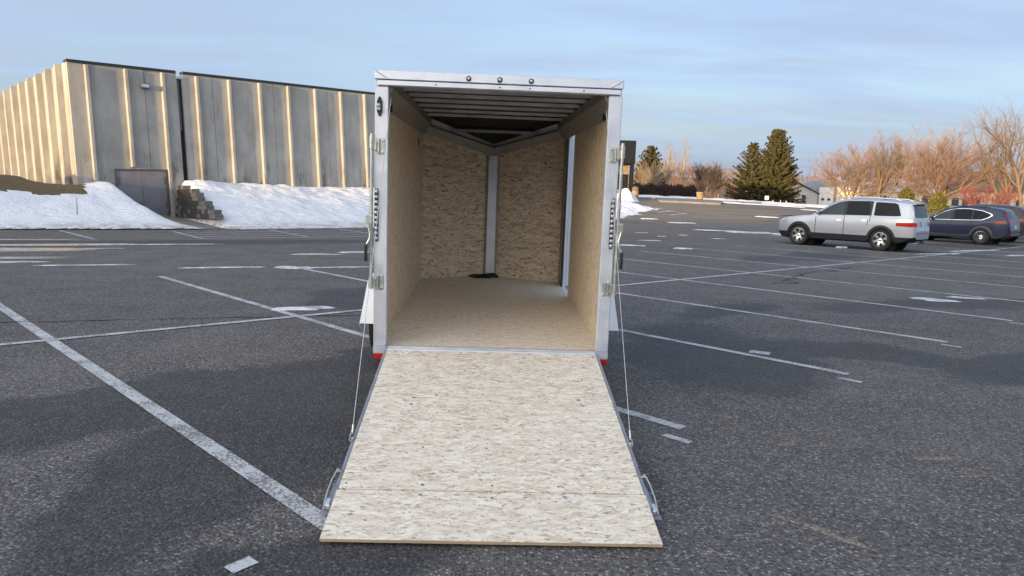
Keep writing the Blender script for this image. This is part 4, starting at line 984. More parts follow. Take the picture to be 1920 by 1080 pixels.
t = NT('red_car_paint'); M['carred'] = t.fin(C(.30, .015, .012), .3, .2, **{'Coat Weight': .8, 'Coat Roughness': .04})
M['chrome'] = plain('bright_alloy', (.78, .79, .80), .16, .95, .05, 8)
M['clad_black'] = plain('black_cladding', (.008, .009, .011), .6, 0, .2, 8)
M['clad_grey'] = plain('dark_grey_cladding', (.05, .055, .065), .5, 0, .2, 8)
t = NT('red_lamp'); M['redlamp'] = t.fin(C(.42, .010, .014), .22, 0., **{'Specular IOR Level': .25})
t = NT('clear_lamp'); M['clearlamp'] = t.fin(C(.62, .60, .62), .12, .4)
M['plate'] = plain('licence_plate', (.55, .58, .62), .5, 0, .1, 20)
M['bronze'] = plain('bronze_chrome', (.50, .40, .30), .3, .7, .1, 8)
def suv(silver=True):
    if silver:
        belt = 1.14
        P = dict(sc=(.985, 1., 1.05), L=5.10, fx=.98, rx=4.0, rad=.375, arch=.455, belt=belt, clad=.50, tumble=.80, paint=M['silver'], cladm=M['clad_black'], archm=M['clad_black'], rimm=M['chrome'], spokes=6, spw=(.05, .036, .058))
        P['top'] = [(0, .70), (.06, .84), (.22, .97), (.55, 1.05), (1.1, 1.115), (1.42, 1.16), (1.62, 1.27), (1.95, 1.50), (2.28, 1.665), (2.7, 1.735), (3.3, 1.755), (4.0, 1.735), (4.55, 1.70), (4.84, 1.665), (4.91, 1.61), (4.97, 1.42), (5.03, 1.12), (5.07, 1.0), (5.10, .72)]
        P['bot'] = [(0, .40), (.25, .27), (.6, .25), (4.5, .27), (4.8, .34), (5.1, .44)]
        P['w'] = [(0, .60), (.07, .76), (.25, .88), (.55, .955), (1.0, .985), (1.5, .978), (3.2, .982), (4.0, .992), (4.5, .965), (4.8, .915), (4.98, .86), (5.06, .82), (5.10, .74)]
        wl_lo = [(0, 1.085), (5.1, 1.125)]
        lo = lambda x: 1.085 + .008 * x
        P['side'] = [
            ('window_frame', 'black', [(1.64, 1.15), (3.62, 1.185)], [(1.64, 1.185), (1.84, 1.32), (2.14, 1.50), (2.42, 1.62), (2.7, 1.665), (3.5, 1.68), (3.62, 1.672)], 1.64, 3.62, .004),
            ('window', 'cglass', [(1.72, 1.17), (2.62, 1.182)], [(1.72, 1.195), (1.90, 1.315), (2.17, 1.485), (2.42, 1.59), (2.62, 1.635)], 1.72, 2.62, .010),
            ('window', 'tint', [(2.72, 1.185), (3.54, 1.195)], [(2.72, 1.642), (3.0, 1.655), (3.46, 1.655), (3.48, 1.645), (3.54, 1.48)], 2.72, 3.54, .010),
            ('window', 'tint', [(3.72, 1.205), (3.80, 1.188), (4.52, 1.198), (4.60, 1.215)], [(3.68, 1.635), (3.76, 1.65), (4.34, 1.63), (4.46, 1.59), (4.60, 1.235)], 3.70, 4.60, .008),
            ('door_seam', 'black', [(1.60, .46), (1.622, .46)], [(1.60, 1.14), (1.622, 1.14)], 1.60, 1.622, .003), ('door_seam', 'black', [(2.66, .45), (2.682, .45)], [(2.66, 1.19), (2.682, 1.19)], 2.66, 2.682, .003),
            ('door_seam', 'black', [(3.50, .84), (3.522, .84)], [(3.50, 1.02), (3.522, 1.02)], 3.50, 3.522, .003), ('door_seam', 'black', [(3.58, .98), (3.602, .98)], [(3.58, 1.19), (3.602, 1.19)], 3.58, 3.602, .003),
            ('door_moulding', 'silver', [(1.68, .62), (2.62, .62)], [(1.68, .67), (2.62, .67)], 1.68, 2.62, .014), ('door_moulding', 'silver', [(2.72, .62), (3.40, .62)], [(2.72, .67), (3.40, .67)], 2.72, 3.40, .014),
            ('door_handle', 'chrome', [(2.40, .97), (2.58, .97)], [(2.40, 1.01), (2.58, 1.01)], 2.40, 2.58, .030), ('door_handle', 'chrome', [(3.32, .99), (3.50, .99)], [(3.32, 1.03), (3.50, 1.03)], 3.32, 3.50, .030),
            ('fuel_flap', 'silver', [(3.76, .86), (3.93, .86)], [(3.76, 1.0), (3.93, 1.0)], 3.76, 3.93, .004),
            ('headlight', 'clearlamp', [(.10, .80), (.42, .90)], [(.10, .86), (.42, 1.01)], .10, .42, .006),
            ('tail_light', 'redlamp', [(4.48, .87), (5.0, .86)], [(4.48, .985), (5.0, 1.00)], 4.48, 4.98, .010), ('tail_light_clear', 'clearlamp', [(4.48, .990), (5.0, 1.005)], [(4.48, 1.05), (5.0, 1.075)], 4.50, 4.98, .010)]
        yc = lambda a, b, n, lo, hi: [(a + (b - a) * i / n, lo, hi) for i in range(n + 1)]
        P['ends'] = [('window', 'tint', [(-.68, 1.20, 1.53), (-.62, 1.17, 1.575), (-.3, 1.16, 1.59), (.3, 1.16, 1.59), (.62, 1.17, 1.575), (.68, 1.20, 1.53)], 1, .008),
                     ('tail_light', 'redlamp', yc(-.86, -.58, 6, .865, 1.0), 1, .012), ('tail_light', 'redlamp', yc(.58, .86, 6, .865, 1.0), 1, .012),
                     ('tail_light_clear', 'clearlamp', yc(-.85, -.60, 5, 1.003, 1.07), 1, .012), ('tail_light_clear', 'clearlamp', yc(.60, .85, 5, 1.003, 1.07), 1, .012),
                     ('plate_recess', 'cargrey', yc(-.36, .36, 6, .86, 1.04), 1, .004), ('licence_plate', 'plate', yc(-.155, .155, 4, .88, 1.02), 1, .014),
                     ('bumper_seam', 'black', yc(-.70, .70, 8, .625, .64), 1, .004), ('windscreen', 'cglass', yc(-.62, .62, 10, 1.22, 1.62), -1, .006), ('grille', 'clad_black', yc(-.42, .42, 8, .62, .86), -1, .006)]
        return P
    belt = 1.0
    P = dict(L=4.62, fx=.90, rx=3.56, rad=.355, arch=.425, belt=belt, clad=.42, tumble=.78, paint=M['navy'], cladm=M['clad_grey'], archm=M['clad_grey'], rimm=M['chrome'], spokes=12, spw=(.020, .011, .016))
    P['top'] = [(0, .66), (.06, .78), (.25, .90), (.6, .985), (1.1, 1.05), (1.3, 1.09), (1.5, 1.20), (1.9, 1.47), (2.2, 1.60), (2.6, 1.665), (3.1, 1.675), (3.6, 1.655), (4.02, 1.605), (4.22, 1.56), (4.30, 1.48), (4.44, 1.22), (4.54, 1.03), (4.60, .86), (4.62, .66)]
    P['bot'] = [(0, .38), (.25, .26), (.6, .24), (4.1, .26), (4.35, .33), (4.62, .44)]
    P['w'] = [(0, .55), (.07, .70), (.25, .83), (.55, .905), (.95, .925), (1.5, .915), (2.9, .918), (3.56, .928), (4.0, .90), (4.3, .85), (4.5, .79), (4.58, .74), (4.62, .66)]
    P['beltl'] = [(0, .95), (1.4, 1.0), (3.0, 1.04), (4.2, 1.10), (4.62, 1.1)]
    yc = lambda a, b, n, lo, hi: [(a + (b - a) * i / n, lo, hi) for i in range(n + 1)]
    P['side'] = [
        ('window_trim', 'chrome', [(1.44, 1.015), (2.6, 1.035), (3.55, 1.07), (3.78, 1.18), (3.92, 1.28)], [(1.44, 1.05), (1.64, 1.20), (1.92, 1.385), (2.2, 1.50), (2.6, 1.565), (3.0, 1.57), (3.5, 1.50), (3.85, 1.37), (3.92, 1.32)], 1.44, 3.92, .005),
        ('window', 'cglass', [(1.54, 1.038), (2.32, 1.052)], [(1.54, 1.06), (1.68, 1.19), (1.95, 1.365), (2.2, 1.475), (2.32, 1.505)], 1.54, 2.32, .010),
        ('window_pillar', 'black', [(2.30, 1.045), (2.42, 1.05)], [(2.30, 1.50), (2.42, 1.525)], 2.30, 2.42, .011),
        ('window', 'tint', [(2.42, 1.055), (3.12, 1.072)], [(2.42, 1.522), (2.7, 1.545), (3.0, 1.545), (3.12, 1.53)], 2.42, 3.12, .010),
        ('window_pillar', 'black', [(3.12, 1.072), (3.17, 1.072)], [(3.12, 1.53), (3.17, 1.525)], 3.12, 3.17, .009),
        ('window', 'tint', [(3.17, 1.075), (3.5, 1.09), (3.70, 1.17), (3.84, 1.27)], [(3.17, 1.525), (3.5, 1.475), (3.80, 1.36), (3.84, 1.32)], 3.17, 3.84, .010),
        ('door_seam', 'black', [(2.34, .40), (2.352, .40)], [(2.34, 1.04), (2.352, 1.04)], 2.34, 2.352, .003), ('door_seam', 'black', [(3.12, .62), (3.132, .62)], [(3.12, 1.06), (3.132, 1.06)], 3.12, 3.132, .003),
        ('door_handle', 'navy', [(2.10, .90), (2.30, .90)], [(2.10, .945), (2.30, .945)], 2.10, 2.30, .028), ('door_handle', 'navy', [(2.92, .93), (3.10, .93)], [(2.92, .975), (3.10, .975)], 2.92, 3.10, .028),
        ('tail_light', 'redlamp', [(3.98, .965), (4.4, .98)], [(3.98, .985), (4.4, 1.06)], 3.98, 4.40, .010),
        ('headlight', 'clearlamp', [(.10, .74), (.5, .84)], [(.10, .80), (.5, .92)], .10, .50, .006)]
    P['ends'] = [('window', 'tint', [(-.60, 1.18, 1.42), (-.5, 1.16, 1.48), (0, 1.15, 1.49), (.5, 1.16, 1.48), (.60, 1.18, 1.42)], 1, .008),
                 ('tail_light', 'redlamp', yc(-.77, -.45, 6, .975, 1.05), 1, .012), ('tail_light', 'redlamp', yc(.45, .77, 6, .975, 1.05), 1, .012),
                 ('tail_light', 'redlamp', yc(-.72, -.64, 3, 1.05, 1.34), 1, .010), ('tail_light', 'redlamp', yc(.64, .72, 3, 1.05, 1.34), 1, .010),
                 ('licence_plate', 'plate', yc(-.155, .155, 4, .74, .88), 1, .012), ('bumper_trim', 'chrome', yc(-.6, .6, 8, .47, .50), 1, .012), ('reflector', 'redlamp', yc(-.70, -.50, 3, .53, .56), 1, .012), ('reflector', 'redlamp', yc(.50, .70, 3, .53, .56), 1, .012),
                 ('windscreen', 'cglass', yc(-.58, .58, 10, 1.15, 1.54), -1, .006)]
    return P
HEAD = R(-49.0)
silver, sb, sxo = make_car('parked_car', 'silver SUV with black lower cladding, roof rails and chrome wheels', R(-45.5), (11.70, 28.40), suv(True))
def mirror(root, x, y, z, mat):
    for s in (-1, 1):
        m = MB(); m.bbox(x, x + .10, s * (y + .02) - .10, s * (y + .02) + .10, z, z + .15, .03); mo = m.build('mirror', mat, root, smooth=50)
mirror(silver, 1.66 - sxo, 1.02, 1.16, M['silver'])
for s in (-1, 1):
    m = MB(); m.tube([(2.30 - sxo, s*.70, 1.72), (2.5 - sxo, s*.71, 1.785), (3.3 - sxo, s*.71, 1.80), (4.3 - sxo, s*.70, 1.765), (4.5 - sxo, s*.69, 1.71)], .024, 8); m.build('roof_rail', M['chrome'], silver, smooth=True)
for x in (2.85, 3.85):
    m = MB(); m.beam((x - sxo, -.70, 1.80), (x - sxo, .70, 1.80), .05, .025); m.build('roof_crossbar', M['clad_black'], silver)
m = MB(); m.prism([(4.74 - sxo, 1.675), (5.02 - sxo, 1.64), (5.01 - sxo, 1.60), (4.90 - sxo, 1.60)], -.70, .70, 'y'); m.build('spoiler', M['silver'], silver)
m = MB(); m.tube([(4.90 - sxo, -.45, .30), (5.06 - sxo, -.45, .31)], .03, 10); m.tube([(4.90 - sxo, .45, .30), (5.06 - sxo, .45, .31)], .03, 10); m.build('exhaust_tip', M['chrome'], silver, smooth=True)
m = MB(); m.bbox(4.95 - sxo, 5.14 - sxo, -.05, .05, .36, .44, .006); m.build('tow_hitch', M['black'], silver)
m = MB(); m.tube([(5.03 - sxo, .0, 1.12), (4.995 - sxo, .2, 1.17), (4.985 - sxo, .36, 1.18)], .010, 6); m.build('rear_wiper', M['black'], silver)
m = MB(); m.bbox(.02 - sxo, .40 - sxo, -.62, .62, 1.03, 1.05, .008); m.build('bonnet_deflector', M['clad_black'], silver)
navy, nb, nxo = make_car('parked_car', 'navy blue SUV with chrome window trim and twelve-spoke wheels', HEAD, (19.6, 34.35), suv(False))
mirror(navy, 1.50 - nxo, .95, 1.03, M['navy'])
for s in (-1, 1):
    m = MB(); m.tube([(2.0 - nxo, s*.60, 1.62), (2.3 - nxo, s*.61, 1.675), (3.6 - nxo, s*.60, 1.66), (3.8 - nxo, s*.58, 1.61)], .016, 8); m.build('roof_rail', M['black'], navy, smooth=True)
m = MB(); m.tube([(3.75 - nxo, 0, 1.59), (3.85 - nxo, 0, 1.66), (4.0 - nxo, 0, 1.56)], [.03, .02, .01], 6); m.build('antenna_fin', M['black'], navy)
P3 = suv(False); P3.update(paint=M['carblack'], sc=(1.06, 1.06, 1.06), archm=M['clad_black'], cladm=M['cargrey'])
P3['side'] = [q for q in P3['side'] if q[0] != 'window_trim'] 
blk3, _, _ = make_car('parked_car', 'black SUV parked just beyond the navy one, mostly hidden', HEAD, (21.9, 36.9), P3)
P4 = suv(False); P4.update(paint=M['carred'], sc=(.98, .98, .98))
red4, _, _ = make_car('parked_car', 'dark red car at the right edge, furthest of the parked cars', HEAD, (24.6, 40.4), P4)
# ------------------------------------------------------------------ trees and shrubs
class Branches:
    """tapered limbs collected into arrays, thick ones apart from twigs"""
    def __init__(s): s.lv = [MB(), MB()]
    def seg(s, pts, r0, r1, twig):
        n = 3 if twig else 6; k = len(pts)
        rr = [r0 + (r1 - r0) * i / (k - 1) for i in range(k)]
        s.lv[1 if twig else 0].tube(pts, rr, n, caps=False)
def grow(B, rg, p, d, L, r, lvl, maxl, P):
    n = 5 if lvl < 2 else (3 if lvl < maxl else 2); pts = [p.copy()]; q = p.copy(); dd = d.copy(); at_ = []
    for i in range(n):
        dd = (dd + Vector((rg.gauss(0, 1), rg.gauss(0, 1), rg.gauss(0, 1))) * P['wob'] + Vector((0, 0, P['trop'] if lvl else P.get('trop0', .1)))).normalized()
        q = q + dd * (L / n); pts.append(q.copy()); at_.append((q.copy(), dd.copy(), (i + 1) / n))
    r1 = max(P['rmin'], r * (P['tap'] if lvl < maxl else .5))
    B.seg(pts, max(r, P['rmin']), r1, lvl >= P['twl'])
    if lvl >= maxl: return
    nc = P['kids'][lvl]
    for k in range(nc):
        t = P['first'][min(lvl, len(P['first'])-1)]; f = t + (1 - t) * (k + rg.random() * .8) / nc; f = min(f, 1.)
        i = min(int(f * n), n - 1); a = pts[i].lerp(pts[i+1], f * n - i) if i < n else pts[-1]; base = (pts[i+1] - pts[i]).normalized()
        az = 2.4 * k + rg.uniform(-.6, .6); side = base.orthogonal().normalized(); side.rotate(Matrix.Rotation(az, 3, base))
        sp = P['spread'][min(lvl, len(P['spread'])-1)] * rg.uniform(.7, 1.25)
        nd = (base * math.cos(sp) + side * math.sin(sp)).normalized()
        grow(B, rg, a, nd, L * P['len'][min(lvl, len(P['len'])-1)] * rg.uniform(.75, 1.15) * (1.15 - .45 * f if lvl == 0 else 1), r * P['rk'] * rg.uniform(.8, 1.1) * (1.2 - .5 * f), lvl + 1, maxl, P)
def bare_tree(name, label, x, y, seed, H, mats, group=None, cat='tree', stems=((0, 0, 1.),), P=None, maxl=4, r0=.16, sx=1.0, z=None):
    rg = random.Random(seed); B = Branches()
    PP = dict(wob=.10, trop=.05, trop0=.1, tap=.55, rmin=.010, twl=3, kids=[7, 6, 6, 4], first=[.28, .2, .15, .1], spread=[.75, .65, .6, .6], len=[.62, .55, .5, .5], rk=.55); PP.update(P or {})
    for (ax, ay, f) in stems:
        d = Vector((ax, ay, 1)).normalized(); grow(B, rg, Vector((ax * .3, ay * .3, -.2)), d, H * .60 * f, r0 * f ** .5, 0, maxl, PP)
    # scale to the wanted height
    zm = max(v[2] for m in B.lv for v in m.v); k = H / zm
    for m in B.lv: m.v = [(v[0] * k * sx, v[1] * k * sx, v[2] * k) for v in m.v]
    root = empty(name, (x, y, terrain(x, y) if z is None else z), 0, label, cat, group)
    B.lv[0].build('trunk', M[mats[0]], root, smooth='full', fix=False); B.lv[1].build('crown', M[mats[1]], root, smooth='full', fix=False)
    return root
def clump(m, c, size, rg, n=3):
    for _ in range(n):
        u = Vector((rg.gauss(0, 1), rg.gauss(0, 1), rg.gauss(0, .6))).normalized(); v = u.cross(Vector((rg.gauss(0, 1), rg.gauss(0, 1), rg.gauss(0, 1)))).normalized()
        a = size * rg.uniform(.6, 1.2); b = a * rg.uniform(.35, .6)
        m.v += [tuple(c - u*a - v*b*.4), tuple(c + v*b - u*a*.1), tuple(c + u*a), tuple(c - v*b)]; k = len(m.v); m.f.append((k-4, k-3, k-2, k-1)); m.m.append(0)
def spruce(label, x, y, seed, H, Rb, mat='needle', cat='tree', twin=False, z=None, dens=1.0):
    rg = random.Random(seed); tr = MB(); cr_ = MB()
    for (ox, hh) in (((0, H),) if not twin else ((-.45, H * .985), (.55, H))):
        tr.tube([(ox * .3, 0, -.2), (ox * .6, 0, hh * .4), (ox, 0, hh)], [H * .020, H * .013, .015], 7)
        z_ = .05 * H
        while z_ < hh * .995:
            f = z_ / hh; rad = Rb * (1 - f) ** .72 * (1 if f > .12 else .75 + 2 * f) + .10
            nb = max(4, int((6 + 8 * (1 - f)) * dens)); ph = rg.uniform(0, 6)
            for k in range(nb):
                az = ph + 2 * math.pi * k / nb + rg.uniform(-.25, .25); L = rad * rg.uniform(.58, 1.20); dirv = Vector((math.cos(az), math.sin(az), 0))
                el = .55 * f + .10 - .35 * (1 - f) * rg.uniform(.4, 1.2)
                pts = []
                for j in range(5):
                    t = j / 4; pts.append(Vector((ox * (.6 + .4 * f), 0, z_)) + dirv * L * t + Vector((0, 0, L * (el * t + .20 * t * t * t))))
                tr.tube(pts, [.035 * (1 - f) + .012, .02, .015, .010, .006], 3, caps=False)
                steps = max(3, int(L / .26))
                for j in range(1, steps + 1):
                    t = .22 + .80 * j / steps; i = min(int(t * 4), 3); c = pts[i].lerp(pts[i+1], min(t * 4 - i, 1.3))
                    sd = Vector((-dirv.y, dirv.x, 0))
                    for sgn in (-1, 0, 1):
                        cc = c + sd * sgn * .16 * (1.4 - t) * L * .6 + Vector((0, 0, -.05 * abs(sgn) + rg.uniform(-.08, .04)))
                        clump(cr_, cc, .17 + .05 * rg.random(), rg, 3)
            z_ += .26 * (1 + .3 * rg.random()) * (1 if f < .8 else .7)
    root = empty('spruce_tree' if mat == 'needle' else 'cedar_shrub', (x, y, terrain(x, y) if z is None else z), rg.uniform(0, 6), label, cat)
    tr.build('trunk', M['bark'], root, smooth='full', fix=False); cr_.build('crown', M[mat], root, fix=False)
    return root
TZ = lambda px_, y: (bx(px_, y), y)
spruce('tall double-topped spruce at the far edge of the lot, its sunny side olive gold', *TZ(1450, 98), 11, 10.1, 3.5, twin=True, dens=.85)
spruce('narrower shaded spruce just left of the tall double-topped one', *TZ(1405, 99), 12, 8.2, 3.1, dens=.8)
spruce('spruce behind the bare orange brush beside the dark hedge', *TZ(1216, 88), 13, 6.1, 2.5)
def cone_shrub(label, x, y, seed, H, Rb):
    rg = random.Random(seed); m = MB(); tr = MB(); tr.tube([(0, 0, -.1), (0, 0, H * .7)], [.06, .02], 6)
    for _ in range(2600):
        f = rg.random() ** .8; rr_ = Rb * (1 - f ** 1.7) ** .75 * (.82 + .2 * math.sin(9 * f + rg.random())) * math.sqrt(rg.uniform(.45, 1.1)); a = rg.uniform(0, 6.283)
        clump(m, Vector((rr_ * math.cos(a), rr_ * math.sin(a), .08 + f * H)), .15, rg, 1)
    root = empty('cedar_shrub', (x, y, terrain(x, y)), 0, label, 'shrub'); tr.build('stem', M['bark'], root); m.build('foliage', M['cedar'], root, fix=False)
cone_shrub('pointed olive green evergreen shrub behind the silver car roof', *TZ(1697, 62), 21, 2.05, 1.15)
cone_shrub('lower rounded olive evergreen shrub between the silver and navy cars', *TZ(1757, 60), 22, 1.75, 1.2)
MAPLE = dict(rk=.46, twl=2, kids=[10, 8, 7, 6], spread=[.80, .60, .55, .5], len=[.80, .58, .5, .5], first=[.12, .15, .1, .1], trop=.09, rmin=.0065)
VASE = dict(rk=.47, kids=[7, 7, 7, 5], spread=[.42, .5, .5, .5], len=[.75, .55, .5, .5], first=[.25, .2, .1, .1], trop=.09, rmin=.0065)
bare_tree('maple_tree', 'leftmost reddish bare tree with round crown, in front of the arched metal shed', *TZ(1593, 92), 31, 10.3, ('bark', 'twig_pink'), 'bare trees on the right', stems=((.12, 0, 1.), (-.28, .1, .9), (.35, -.1, .75)), P=MAPLE, r0=.17, sx=1.0)
bare_tree('maple_tree', 'bare vase-shaped tree with forked trunk behind the silver SUV roof', *TZ(1650, 90), 32, 10.4, ('bark', 'twig_tan'), 'bare trees on the right', stems=((.30, 0, 1.), (-.18, .1, 1.), (.05, .2, .85)), P=VASE, r0=.20, sx=.95)
bare_tree('maple_tree', 'largest round-crowned bare tree, dense pinkish twigs, above the navy SUV', *TZ(1765, 86), 33, 11.0, ('bark', 'twig_pink'), 'bare trees on the right', stems=((.15, 0, 1.), (-.25, .1, .95), (.4, 0, .9), (-.45, 0, .8)), P=dict(MAPLE, kids=[11, 8, 7, 6]), r0=.20, sx=1.12)
bare_tree('bare_tree', 'tall leaning bare tree with open forked limbs at the right edge', *TZ(1893, 84), 34, 12.2, ('bark', 'twig_tan'), 'bare trees on the right', stems=((-.50, 0, .95), (-.12, .1, .8)), P=dict(VASE, kids=[6, 6, 5, 5], spread=[.5, .55, .55, .5]), r0=.26)
bare_tree('bare_tree', 'tall bare tree cut by the right edge of the picture', *TZ(1917, 82), 35, 13.6, ('bark', 'twig_tan'), 'bare trees on the right', stems=((-.05, 0, 1.), (.3, 0, .95)), P=dict(VASE, kids=[7, 6, 5, 5]), r0=.26)
BRUSH = dict(kids=[5, 5, 4], spread=[.5, .5, .5], len=[.6, .5, .5], first=[.25, .2, .1], trop=.08, rmin=.008, twl=1)
bare_tree('red_shrub', 'wide crimson twigged shrub behind the navy SUV', *TZ(1845, 74), 41, 3.4, ('redtwig', 'redtwig'), None, 'shrub', stems=tuple((math.cos(a) * .9, math.sin(a) * .9, 1.) for a in (0, .8, 1.6, 2.4, 3.2, 4, 4.8, 5.6)), P=dict(BRUSH, kids=[6, 6, 5], rmin=.009), maxl=3, r0=.04, sx=1.0)
bare_tree('bare_brush', 'bare orange brush at the right edge below the tall bare trees', *TZ(1902, 88), 46, 5.0, ('twig_tan', 'twig_tan'), None, 'brush', stems=tuple((math.cos(a) * .8, math.sin(a) * .8, 1.) for a in (0, .9, 1.8, 2.7, 3.6, 4.5, 5.4)), P=dict(BRUSH, kids=[6, 6, 4]), maxl=3, r0=.05, sx=1.2)
POP = dict(rk=.40, twl=1, kids=[13, 4, 3], spread=[.38, .4, .5], len=[.30, .5, .5], first=[.25, .2, .1], trop=.12, trop0=.25, rmin=.006, wob=.06)
bare_tree('poplar_tree', 'slender pale bare tree, taller of two, right of the orange brush', *TZ(1277, 84), 42, 8.0, ('birch', 'birch'), 'slender bare trees by the hedge', P=POP, maxl=3, r0=.075)
bare_tree('poplar_tree', 'slender pale bare tree, shorter, rising beside the left spruce', *TZ(1245, 84), 43, 7.0, ('birch', 'birch'), 'slender bare trees by the hedge', stems=((0, 0, 1), (.10, 0, .85)), P=POP, maxl=3, r0=.065)
bare_tree('bare_brush', 'bare orange brush in front of the left spruce, behind the dark hedge', *TZ(1217, 82), 44, 4.4, ('twig_tan', 'birch'), None, 'brush', stems=tuple((math.cos(a) * .5, math.sin(a) * .5, .9 + .1 * math.sin(a * 3)) for a in (0, .7, 1.4, 2.1, 2.8, 3.5, 4.2, 4.9, 5.6)), P=BRUSH, maxl=3, r0=.04)
bare_tree('bare_tree', 'dark multi-stemmed bare tree behind the tan planter', *TZ(1325, 74), 45, 4.3, ('twig_grey', 'twig_grey'), None, 'tree', stems=((-.35, 0, 1.), (0, .1, 1.), (.3, 0, .95), (.55, .1, .8)), P=dict(VASE, rmin=.008), maxl=4, r0=.09)
bare_tree('birch_tree', 'pale cluster of slim birch stems left of the spruces', *TZ(1372, 104), 47, 4.9, ('birch', 'twig_tan'), None, 'tree', stems=((-.30, 0, .9), (-.12, .1, 1.), (.02, 0, 1.), (.16, .1, .95), (.32, 0, .85), (.45, 0, .7)), P=dict(BRUSH, kids=[7, 5, 4], spread=[.35, .45, .5], twl=1), maxl=3, r0=.06)
# dark clipped hedge
rg = random.Random(5); hm = MB(); hx0, hx1 = bx(1186, 80), bx(1310, 80)
for _ in range(9000):
    u, v, w = rg.random(), rg.gauss(0, .33), rg.random()
    x = hx0 + (hx1 - hx0) * u; h = 1.50 * w * (1 + .10 * math.sin(5 * u * 6) * w) + .05 * rg.gauss(0, 1)
    clump(hm, Vector((x, 80 + v, terrain(x, 80) + h)), .10, rg, 1)
for _ in range(2500):
    u = rg.random(); x = hx0 + (hx1 - hx0) * u; y = 80 + rg.gauss(0, .4); z = terrain(x, 80) + rg.uniform(.2, 1.2); dx = Vector((rg.gauss(0, .12), rg.gauss(0, .12), rg.uniform(.25, .55)))
    hm.tube([Vector((x, y, z)), Vector((x, y, z)) + dx], [.014, .006], 3, caps=False)
tag(hm.build('hedge', M['hedge'], None, fix=False), 'long dark brown clipped hedge at the far left edge of the lot', 'hedge')

# wooded rise in the distance
def hill_z(x, y):
    return terrain(x, y) - .3 + (6.5 + 3.0 * fbm(x * .012, 3.) + 2.5 * smooth((60 - abs(x - 60)) / 60)) * smooth((y - 190) / 130)
tag(grid('wooded_hill', M['hill'], 60, 14, lambda u, v: (-160 + 520 * u, 185 + 260 * v, hill_z(-160 + 520 * u, 185 + 260 * v))), kind='structure')
rg = random.Random(9); wm = MB()
for i in range(900):
    y = 195 + 150 * rg.random(); x = y * rg.uniform(.10, .88); z0 = hill_z(x, y); H = rg.uniform(4.5, 7.5); w = .07
    wm.tube([(x, y, z0 - .3), (x + rg.gauss(0, .3), y, z0 + H)], [.12, .03], 3, caps=False)
    for k in range(26):
        t = .2 + .8 * rg.random(); a = rg.uniform(0, 6.28); p = Vector((x, y, z0 + H * t * .85)); l = rg.uniform(.8, 2.0) * (1.1 - .5 * t); q = p + Vector((math.cos(a) * l * .8, math.sin(a) * l * .8, l * rg.uniform(.5, 1.1)))
        wm.tube([p, q], [.05, .025], 3, caps=False)
tag(wm.build('far_woods', M['woods'], None, smooth='full', fix=False), 'reddish brown bare woods on the far rise', 'woods', None, 'stuff')

# ------------------------------------------------------------------ far houses and street furniture
def house(name, label, x, y, rz, W, D, eave, ridge, wall, roof, wins=(), doors=(), gable_front=True, cat='house', over=.3, trimm='sign_white'):
    r = empty(name, (x, y, terrain(x, y) - .15), rz, label, cat)
    m = MB()
    if gable_front: m.prism([(-W/2, 0), (W/2, 0), (W/2, eave), (0, ridge), (-W/2, eave)], 0, D, 'y')
    else: m.prism([(0, 0), (D, 0), (D, eave), (D/2, ridge), (0, eave)], -W/2, W/2, 'x')
    m.build('wall', M[wall], r)
    for s in (-1, 1):
        m = MB(); t = .14
        if gable_front:
            k = (ridge - eave) / (W/2); a, b = (0, ridge + .02), (s * (W/2 + over), eave - over * k + .02)
            m.prism([a, b, (b[0], b[1] + t), (a[0], a[1] + t)], -over, D + over, 'y')
        else:
            k = (ridge - eave) / (D/2); a, b = (D/2, ridge + .02), (D/2 + s * (D/2 + over), eave - over * k + .02)
            m.prism([a, b, (b[0], b[1] + t), (a[0], a[1] + t)], -W/2 - over, W/2 + over, 'x')
        m.build('roof', M[roof], r)
    for (cx, z0, w, h) in wins:
        m = MB(); m.box(cx - w/2 - .07, cx + w/2 + .07, -.05, -.002, z0 - .07, z0 + h + .07); f = m.build('window', M[trimm], r)
        m = MB(); m.box(cx - w/2, cx + w/2, -.06, -.052, z0, z0 + h); m.build('pane', M['glass'], f)
    for (cx, w, h, mat) in doors:
        m = MB(); m.box(cx - w/2, cx + w/2, -.06, -.002, .1, h); m.build('door', M[mat], r)
    return r
house('garden_shed', 'small white gabled shed with one dark window beside the spruces', *TZ(1488, 112), R(8), 7.6, 7, 2.2, 3.9, 'siding_white', 'shingle', wins=((1.55, .75, .65, 1.2),), cat='shed')
# arched metal shed
qx, qy = TZ(1560, 118); qr = empty('quonset_hut', (qx, qy, terrain(qx, qy) - .15), R(-4), 'grey arched corrugated metal shed with white doors', 'shed')
Q = [(3.3 * math.cos(R(a)), 1.0 + 3.5 * math.sin(R(a))) for a in range(0, 181, 12)]
m = MB(); m.prism([(3.3, 0)] + Q + [(-3.3, 0)], 0, 14, 'y'); m.build('shell', M['corr'], qr)
m = MB(); prof = [(1.03 * a, 1.03 * b - .02) for a, b in Q]; m.prism([(3.45, 0)] + prof + [(-3.45, 0)] + Q[::-1], -.15, .0, 'y'); 
for (cx, w, h) in ((-1.05, 2.3, 3.3), (1.5, 1.9, 3.4)):
    m = MB(); m.box(cx - w/2, cx + w/2, -.07, -.002, .1, h); dd = m.build('door', M['sign_white'], qr)
    if cx < 0:
        for q in (-.55, .45):
            m = MB(); m.lathe([(.24, -.08), (.24, -.095)], (cx + q, 0, 1.35), 'y', 16); m.build('window', M['glass'], dd)
    else:
        for z in (.8, 1.5, 2.2, 2.9):
            m = MB(); m.box(cx - w/2, cx + w/2, -.082, -.072, z, z + .05); m.build('panel_groove', M['cargrey'], dd)
